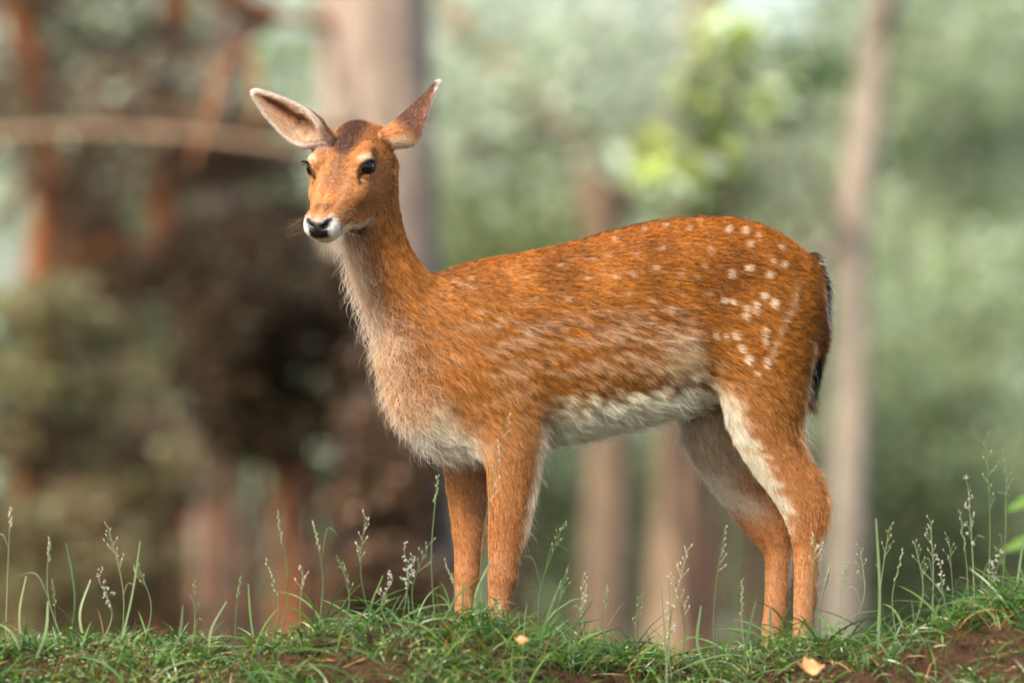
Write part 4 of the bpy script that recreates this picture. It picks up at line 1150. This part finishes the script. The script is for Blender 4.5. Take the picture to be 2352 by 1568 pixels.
tree('far_right_tree', 'grey trunk among the green bushes right of the slender tree', [(2230, 300), (2235, 700), (2232, 1000), (2215, 1450)], 19, .11, .07, m_bark_gry, seed=19, top=6.5,
     crown=(clumps(2230, 250, 19, 220, 330, 24, .4, 19, 1.2), 3600, .11, P_GREEN[:2] + P_PALE))

# ---- shrubs and thickets
plant('dark_thicket', 'dark brown twiggy thicket behind the doe\'s chest', 'shrub', clumps(625, 800, 7.2, 200, 265, 70, .115, 101, .4), 16000, .045, P_DARK, 101, m_bark_drk, 24, shell=.05)
plant('brown_thicket', 'dry brown bush between the dark thicket and the rusty tree', 'shrub', clumps(420, 480, 11, 300, 250, 44, .17, 102, .6), 7500, .065, P_BROWN, 102, m_bark_org, 22, shell=.3)
plant('olive_shrub', 'olive-green shrub in front of the dry brown bush', 'shrub', clumps(200, 790, 9.9, 230, 130, 26, .10, 103, .6), 2100, .075, P_OLIVE + P_BROWN[:1], 103, m_bark_drk, 14)
plant('low_olive_shrub', 'low grey-green shrub under the olive shrub', 'shrub', clumps(170, 1060, 10, 280, 160, 30, .13, 104, .6), 3000, .075, P_OLIVE + P_BROWN, 104, m_bark_drk, 14)
plant('shaded_undergrowth', 'dry brown bush at the foot of the thick pine', 'shrub', clumps(905, 1160, 6.9, 120, 340, 44, .12, 105, .35), 9000, .05, P_DARK + P_BROWN[:3], 105, m_bark_drk, 14, shell=.1)
plant('left_undergrowth', 'brownish low bush in front of the grey-green shrub', 'shrub', clumps(130, 1330, 9.4, 270, 160, 34, .15, 106, .5), 6000, .06, P_OLIVE[:3] + P_BROWN[:3] + P_DARK[:1], 106, m_bark_drk, 12, shell=.2)
plant('bright_leaf_branch', 'young maple with bright yellow-green leaves above the doe\'s hip', 'sapling',
      (lambda a, b_: (a[0] + b_[0], a[1] + b_[1]))(clumps(1660, 170, 7.0, 120, 150, 16, .09, 107, .25), clumps(1530, 400, 7.0, 90, 60, 9, .08, 108, .2)), 620, .11, P_BRIGHT + P_PALE, 107, m_bark_drk, 10, base=[at(1640, 900, far_d(7.0))[0], far_d(7.0) + .1, 0], shell=.2)
plant('deep_green_sapling', 'dark blue-green leafy sapling behind the bright maple leaves', 'sapling',
      (lambda a, b_: (a[0] + b_[0], a[1] + b_[1]))(clumps(1640, 440, 7.6, 70, 50, 10, .09, 109, .2), clumps(1850, 190, 7.8, 110, 110, 8, .09, 110, .25)), 700, .075, P_DEEP + P_GREEN, 109, m_bark_drk, 10, base=[at(1700, 900, far_d(7.7))[0], far_d(7.7), 0], shell=.1)
for i, (lab_, vx_, vy_, d_, rx_, ry_, n_, pal_, sd_) in enumerate([
        ('tall pale green bush beside the slender tree', 2150, 250, 17, 260, 300, 40, P_PALE + P_GREEN[:2], 120),
        ('rounded mid-green bush below the pale green bush', 2180, 800, 16, 260, 300, 46, P_GREEN + P_PALE[:2], 121),
        ('low dark green bush at the foot of the slender tree', 2120, 1250, 15, 340, 230, 46, P_GREEN[2:3] + P_OLIVE + P_DEEP, 122),
        ('olive bush seen between the doe\'s fore and hind legs', 1420, 1250, 18, 300, 260, 40, P_GREEN + P_OLIVE, 123),
        ('grey-green bush above the doe\'s shoulders', 1180, 480, 17, 240, 240, 36, P_GREEN + P_OLIVE + P_DEEP[:1], 124),
        ('feathery pale bush above the doe\'s rump', 1800, 420, 20, 240, 260, 34, P_PALE + P_OLIVE, 125),
        ('pale leafy bush behind the brown undergrowth', 330, 250, 16, 420, 330, 44, P_PALE + P_GREEN, 126)]):
    plant('green_bush', lab_, 'bush', clumps(vx_, vy_, d_, rx_, ry_, n_, .30, sd_, .9), 5200, .10, pal_, sd_, m_bark_drk, 16)

# ---- the far wood reads as one mass, haze put into its leaf colours
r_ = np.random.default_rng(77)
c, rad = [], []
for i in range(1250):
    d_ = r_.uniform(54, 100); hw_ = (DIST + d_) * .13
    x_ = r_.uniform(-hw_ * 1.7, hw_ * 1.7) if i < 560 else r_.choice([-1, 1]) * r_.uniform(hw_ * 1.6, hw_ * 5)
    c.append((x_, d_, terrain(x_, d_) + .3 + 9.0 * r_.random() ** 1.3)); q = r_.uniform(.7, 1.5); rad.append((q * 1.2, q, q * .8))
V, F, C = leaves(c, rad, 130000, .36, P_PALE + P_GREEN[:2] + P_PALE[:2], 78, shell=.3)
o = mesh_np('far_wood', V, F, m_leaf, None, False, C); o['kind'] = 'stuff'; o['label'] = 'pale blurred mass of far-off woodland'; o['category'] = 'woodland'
# ================================================================ single stems, weeds and fallen leaves on the bank
STEM_G = np.array([lin(110, 128, 84), lin(92, 116, 70), lin(136, 146, 104)])
SEED = np.array([lin(196, 196, 158), lin(210, 204, 172), lin(168, 176, 130), lin(148, 162, 108)])
rs = np.random.default_rng(99)
def ribbon(path, width, side, blunt=False, seg=None):
    n = len(path); s = np.linspace(0, 1, n)
    w = width * (np.interp(s, [0, .2, .7, 1], [.45, 1, .85, .5 if blunt else .06]))
    sd = np.asarray(side, float) * np.ones((n, 3)); sd /= np.linalg.norm(sd, axis=1)[:, None]
    V = np.stack([path - sd * w[:, None] * .5, path + sd * w[:, None] * .5], 1).reshape(-1, 3)
    F = np.array([[2 * i, 2 * i + 1, 2 * i + 3, 2 * i + 2] for i in range(n - 1)])
    return V, F
def spikelet(p, d, L, w):
    d = d / np.linalg.norm(d); a = np.cross(d, [.3, 1, .2]); a /= np.linalg.norm(a); b_ = np.cross(d, a)
    V = np.array([p, p + d * L * .4 + a * w, p + d * L * .4 + b_ * w, p + d * L * .4 - a * w, p + d * L * .4 - b_ * w, p + d * L])
    F = np.array([[0, 2, 1], [0, 3, 2], [0, 4, 3], [0, 1, 4], [5, 1, 2], [5, 2, 3], [5, 3, 4], [5, 4, 1]])
    return V, F
def stem_thing(kind, base, top, label, group=None, depth=None, bend=None, head=.26, leaf=None, thick=.0012, cat=None):
    d = depth if depth is not None else rs.uniform(-.50, -.33)
    b0 = at(base[0], base[1], d); b0[2] = terrain(b0[0], d) - .004
    t0 = at(top[0], top[1], d + rs.uniform(-.02, .02))
    mid = (b0 + t0) / 2 + np.array([bend if bend is not None else rs.uniform(-.022, .022), rs.uniform(-.01, .01), 0])
    path = catmull([b0, mid, t0], 16)
    names = dict(panicle='grass_stalk', spike='grass_spike', blade='grass_shoot', flower='flowering_weed')
    g = STEM_G[rs.integers(0, 3)]
    if kind == 'blade':
        V, F = ribbon(path, rs.uniform(.0042, .006), (1, rs.uniform(-.8, .8), 0), blunt=True)
        o = mesh_np(names[kind], V, F, m_grass, None, True, np.repeat((g * 1.1)[None], len(V), 0))
        tag(o, label, cat or 'grass blade', group); return o
    V, F = tube(path, np.linspace(thick, thick * .55, 16), 5)
    o = mesh_np(names[kind], V, F, m_grass, None, True, np.repeat(g[None], len(V), 0))
    tag(o, label, cat or ('weed' if kind == 'flower' else 'grass stem'), group)
    H = np.linalg.norm(t0 - b0); parts = []
    if kind in ('panicle', 'spike'):
        n = rs.integers(7, 13) if kind == 'panicle' else rs.integers(9, 16)
        head *= rs.uniform(.65, 1.15)
        for i in range(n):
            s = 1 - head * (1 - i / (n - 1)); p = path[min(15, int(s * 15))] + (path[min(15, int(s * 15) + 1)] - path[min(15, int(s * 15))]) * (s * 15 % 1)
            tdir = path[-1] - path[-3]; tdir /= np.linalg.norm(tdir)
            out_ = np.array([rs.choice([-1, 1]) * rs.uniform(.4, 1), rs.uniform(-.6, .6), 0])
            spread = (1.0 - .6 * i / n) * (rs.uniform(.008, .022) if kind == 'panicle' else .003) * min(1, H / .16)
            q = p + out_ * spread * rs.uniform(.2, 1) + tdir * spread * .8
            parts.append(tube(np.array([p, (p + q) / 2 + tdir * .001, q]), [.0004] * 3, 3))
            parts.append(spikelet(q, tdir + out_ * (.55 if kind == 'panicle' else .22), rs.uniform(.006, .010), rs.uniform(.0009, .0014)))
        Vq = []; Fq = []; off = 0
        for v, f in parts:
            f = np.asarray(f)
            if f.shape[1] == 4: f = np.concatenate([f[:, [0, 1, 2]], f[:, [0, 2, 3]]])
            Vq.append(v); Fq.append(f + off); off += len(v)
        Vq = np.concatenate(Vq); h_ = mesh_np('seed_head', Vq, np.concatenate(Fq), m_grass, o, True, np.repeat(SEED[rs.integers(0, 4)][None], len(Vq), 0) * rs.uniform(.8, 1.1, (len(Vq), 1)))
    else:
        Vq = []; Fq = []; off = 0; Vb = []
        for i in range(11):
            s = 1 - .45 * (1 - i / 10); p = path[int(s * 15)]
            q = p + np.array([rs.uniform(-1, 1) * .022 * (1.2 - s), rs.uniform(-.01, .01), rs.uniform(.006, .016)])
            Vb.append(tube(np.array([p, (p + q) / 2, q]), [.0004] * 3, 4))
            for k_ in range(4):
                v, f = spikelet(q + rs.normal(0, .0016, 3), rs.normal(0, 1, 3) + [0, 0, .6], .0036, .0014); Vq.append(v); Fq.append(f + off); off += len(v)
        v, f = join(Vb); mesh_np('branch', v, f, m_grass, o, True, np.repeat(g[None], len(v), 0))
        Vq = np.concatenate(Vq); mesh_np('flower_head', Vq, np.concatenate(Fq), m_grass, o, True, np.repeat(lin(208, 206, 186)[None], len(Vq), 0))
    for (frac, dx, dz, L) in (leaf or []):
        p = path[int(frac * 15)]
        lp = catmull([p, p + np.array([dx * .35, 0, dz * .8]) * L, p + np.array([dx, .1, dz * .6]) * L], 9)
        V, F = ribbon(lp, .0046, (.35, 1, .25))
        mesh_np('leaf', V, F, m_grass, o, True, np.repeat((g * 1.15)[None], len(V), 0))
    return o

ZONES = [(350, 'on the low end of the bank'), (560, 'before the short pale trunk'), (760, 'before the orange-brown trunk'), (1000, 'below the doe\'s brisket'), (1250, 'by the doe\'s forelegs'), (1480, 'just behind the doe\'s forelegs'),
         (1700, 'below the doe\'s belly'), (1900, 'by the doe\'s hind legs'), (2080, 'beside the slender trunk'), (2200, 'short of the soil slope'), (3000, 'above the bare soil')]
KINDS = dict(panicle='grass stem with loose pale seed head', spike='grass stem ending in a narrow greenish spike', blade='single green blade', flower='weed with tiny white flower heads')
def name_it(kind, b_, t_):
    h_ = b_[1] - t_[1]
    size = 'tall' if h_ > 215 else ('short' if h_ < 118 else ('low' if h_ < 138 else ('upright' if h_ < 165 else 'slim upright')))
    lean = ' leaning' if abs(t_[0] - b_[0]) > 30 else ''
    z_ = next(z for lim, z in ZONES if b_[0] < lim)
    lab = f'{size}{lean} {KINDS[kind]} {z_}'
    return lab, f'{KINDS[kind]}s along the bank'.replace('heads', 'head')
stem_thing('panicle', (1095, 1440), (1166, 962), 'tall dry seed-headed grass stem crossing the near foreleg', depth=-.46, bend=-.012, head=.34, thick=.0011)
stem_thing('spike', (1000, 1420), (1005, 1098), 'tall green spike of grass just left of the far foreleg', depth=-.45, head=.22)
stem_thing('panicle', (1868, 1460), (1872, 1238), 'grass stem with drooping leaf in front of the near hind hock', depth=-.43, leaf=[(.78, .9, .7, .03)])
stem_thing('panicle', (2268, 1380), (2266, 1012), 'tallest branching grass stem near the bare soil slope', depth=-.44, bend=.006, head=.5, thick=.0012, leaf=[(.6, 1, .9, .04)])
stem_thing('flower', (2240, 1400), (2224, 1118), 'tall white-flowered weed beside the tallest branching stem', depth=-.45, thick=.0013, leaf=[(.55, .8, .9, .03)])
stem_thing('panicle', (1240, 1450), (1292, 1208), 'leafy grass stem just behind the near foreleg', depth=-.42, leaf=[(.55, -1, 1.3, .05), (.62, 1, 1.6, .045)])
stem_thing('spike', (640, 1440), (638, 1182), 'spiked grass stem with a blade halfway up, before the orange-brown trunk', depth=-.44, leaf=[(.45, .1, 1, .055)])
stem_thing('panicle', (858, 1420), (838, 1188), 'wide open seed head with long side branches below the brisket', depth=-.42, head=.38)
stem_thing('spike', (150, 1470), (113, 1244), 'grass stem with a looping leaf on the low end of the bank', depth=-.42, leaf=[(.5, -1.1, .9, .06)])
stem_thing('spike', (12, 1470), (24, 1172), 'stout seed stem at the low end of the bank', depth=-.44, head=.2, leaf=[(.78, -.8, .8, .04)])
stem_thing('spike', (730, 1430), (722, 1206), 'dark grass stem with a leaf hooking outward', depth=-.44, leaf=[(.68, .6, 1.4, .05)])
stem_thing('panicle', (1532, 1500), (1580, 1262), 'leaning seed stem between the fore and hind legs', depth=-.41, bend=-.01, leaf=[(.5, -.15, 1.2, .07)])
for b_, t_ in [((278, 1470), (250, 1214)), ((778, 1420), (780, 1288)), ((1645, 1500), (1664, 1218)), ((1935, 1450), (1976, 1262)), ((2012, 1440), (2042, 1214)), ((2086, 1430), (2102, 1248)), ((2140, 1420), (2138, 1198)),
               ((2318, 1390), (2296, 1268)), ((690, 1430), (696, 1312)), ((1270, 1450), (1300, 1310)), ((440, 1480), (442, 1344)), ((2300, 1390), (2312, 1044)), ((1350, 1480), (1338, 1330)), ((1480, 1500), (1470, 1370)),
               ((330, 1470), (318, 1300)), ((1960, 1440), (1945, 1300)), ((2190, 1400), (2180, 1240)), ((960, 1410), (985, 1250)), ((1565, 1500), (1552, 1330))]:
    stem_thing('panicle', b_, t_, *name_it('panicle', b_, t_), head=.36, leaf=[(rs.uniform(.3, .6), rs.choice([-1, 1]) * rs.uniform(.4, 1), rs.uniform(.8, 1.5), rs.uniform(.025, .05))] if rs.random() < .6 else None)
for b_, t_ in [((620, 1430), (612, 1290)), ((1720, 1490), (1704, 1336)), ((130, 1450), (122, 1340)), ((1330, 1470), (1345, 1350)), ((1420, 1490), (1395, 1350)), ((1880, 1460), (1905, 1310)), ((2060, 1430), (2072, 1270)), ((2225, 1400), (2205, 1180)), ((540, 1460), (552, 1330)), ((1010, 1420), (1022, 1290))]:
    stem_thing('spike', b_, t_, *name_it('spike', b_, t_), head=.35)
for b_, t_ in [((50, 1470), (60, 1322)), ((155, 1480), (152, 1246)), ((272, 1480), (322, 1242)), ((196, 1460), (208, 1330)), ((1100, 1430), (1130, 1282)), ((1532, 1510), (1518, 1345)), ((2016, 1440), (2012, 1190)), ((2250, 1380), (2330, 1200)), ((1230, 1460), (1290, 1330)),
               ((1650, 1500), (1610, 1390)), ((1700, 1500), (1735, 1380)), ((480, 1480), (520, 1380)), ((590, 1470), (570, 1340)), ((2160, 1420), (2120, 1310)), ((2330, 1390), (2352, 1230)), ((850, 1420), (880, 1320)), ((380, 1490), (420, 1390)), ((80, 1490), (110, 1380)), ((1790, 1500), (1770, 1390)), ((1310, 1470), (1360, 1380))]:
    stem_thing('blade', b_, t_, *name_it('blade', b_, t_), bend=rs.uniform(-.02, .02))
for b_, t_ in [((890, 1420), (928, 1264)), ((922, 1420), (946, 1290)), ((905, 1420), (902, 1330)), ((230, 1460), (226, 1330)), ((2290, 1390), (2300, 1280)), ((2185, 1410), (2160, 1300)), ((1545, 1500), (1540, 1400))]:
    stem_thing('flower', b_, t_, *name_it('flower', b_, t_))
# fallen dry leaves
m_dry, nt, out = nodes_of('dry_leaf')
tc = nt.nodes.new('ShaderNodeTexCoord'); n_ = noise(nt, 60, 5, .6, tc.outputs['Object'])
cr = ramp(nt, [(.35, tuple(lin(150, 92, 48))), (.65, tuple(lin(206, 160, 100)))], n_.outputs['Fac'])
b = principled(nt, Roughness=.7); nt.links.new(cr.outputs[0], b.inputs['Base Color']); nt.links.new(b.outputs[0], out.inputs[0])
def dry_leaf(vx, vy, size, ang, label):
    d = -.62
    for _ in range(40):
        p = at(vx, vy, d); dz = p[2] - terrain(p[0], d)
        d += np.clip(dz, -.02, .02) * (1 if dz < 0 else 1) * .0 + (.005 if dz < 0 else -.005)
    p = at(vx, vy, d); z0 = max(p[2], terrain(p[0], d)) + .006
    nu, nv = 9, 7; V, F = [], []
    for i in range(nu):
        u_ = i / (nu - 1) * 2 - 1
        w_ = max(.06, (1 - abs(u_) ** 2.2)) * (.55 + .13 * math.sin(i * 2.6))
        for j in range(nv):
            v_ = (j / (nv - 1) * 2 - 1) * w_
            x_, y_ = u_ * size, v_ * size
            V.append((p[0] + x_ * math.cos(ang) - y_ * math.sin(ang) * .5, d + x_ * math.sin(ang) * .5 + y_ * .55, z0 + size * (.75 * v_ + .6 * v_ * v_ + .35 * u_ * u_ + .12 * math.sin(5 * u_ + 3 * v_))))
    for i in range(nu - 1):
        for j in range(nv - 1): F.append((i * nv + j, (i + 1) * nv + j, (i + 1) * nv + j + 1, i * nv + j + 1))
    o = mesh_obj('dry_leaf', V, F, m_dry, None, True); tag(o, label, 'leaf'); return o
dry_leaf(1862, 1545, .026, .5, 'curled tan dry leaf lying on the bare soil')
dry_leaf(1198, 1480, .012, -.2, 'small pale dry leaf lying in the turf by the near foreleg')
# a broad-leaved sapling leaning into the clearing
root = empty('leafy_sapling', (float(at(2400, 1300, 2.2)[0]), 2.2, float(terrain(at(2400, 1300, 2.2)[0], 2.2)))); tag(root, 'bright green leafy sapling at the end of the bank behind tall stems', 'sapling')
foot = np.array(root.location); tp = at(2395, 1080, 2.2)
V, F = tube(catmull([foot - [0, 0, .05], (foot + tp) / 2 + [.03, 0, 0], tp], 12), np.linspace(.008, .003, 12), 7)
o = mesh_np('stem', V, F, m_bark_drk, None, True); parent_keep(o, root)
for (vx, vy, L, a) in [(2340, 1162, .10, 3.3), (2330, 1256, .11, 3.0), (2440, 1120, .11, .4), (2450, 1230, .10, -.2), (2390, 1060, .09, 1.6)]:
    c_ = at(vx, vy, 2.2); hub = foot + (tp - foot) * np.clip((c_[2] - foot[2]) / (tp[2] - foot[2]), .2, 1)
    dirn = c_ - hub; dirn = dirn / (np.linalg.norm(dirn) + 1e-6)
    lp = catmull([hub, hub + (c_ - hub) * .5 + [0, 0, .015], c_ + dirn * .03 - [0, 0, .01]], 9)
    V, F = ribbon(lp, .045, (0, .8, .6))
    o = mesh_np('leaf', V, F, m_leaf, None, True, np.repeat(lin(110, 140, 62)[None], len(V), 0)); parent_keep(o, root)
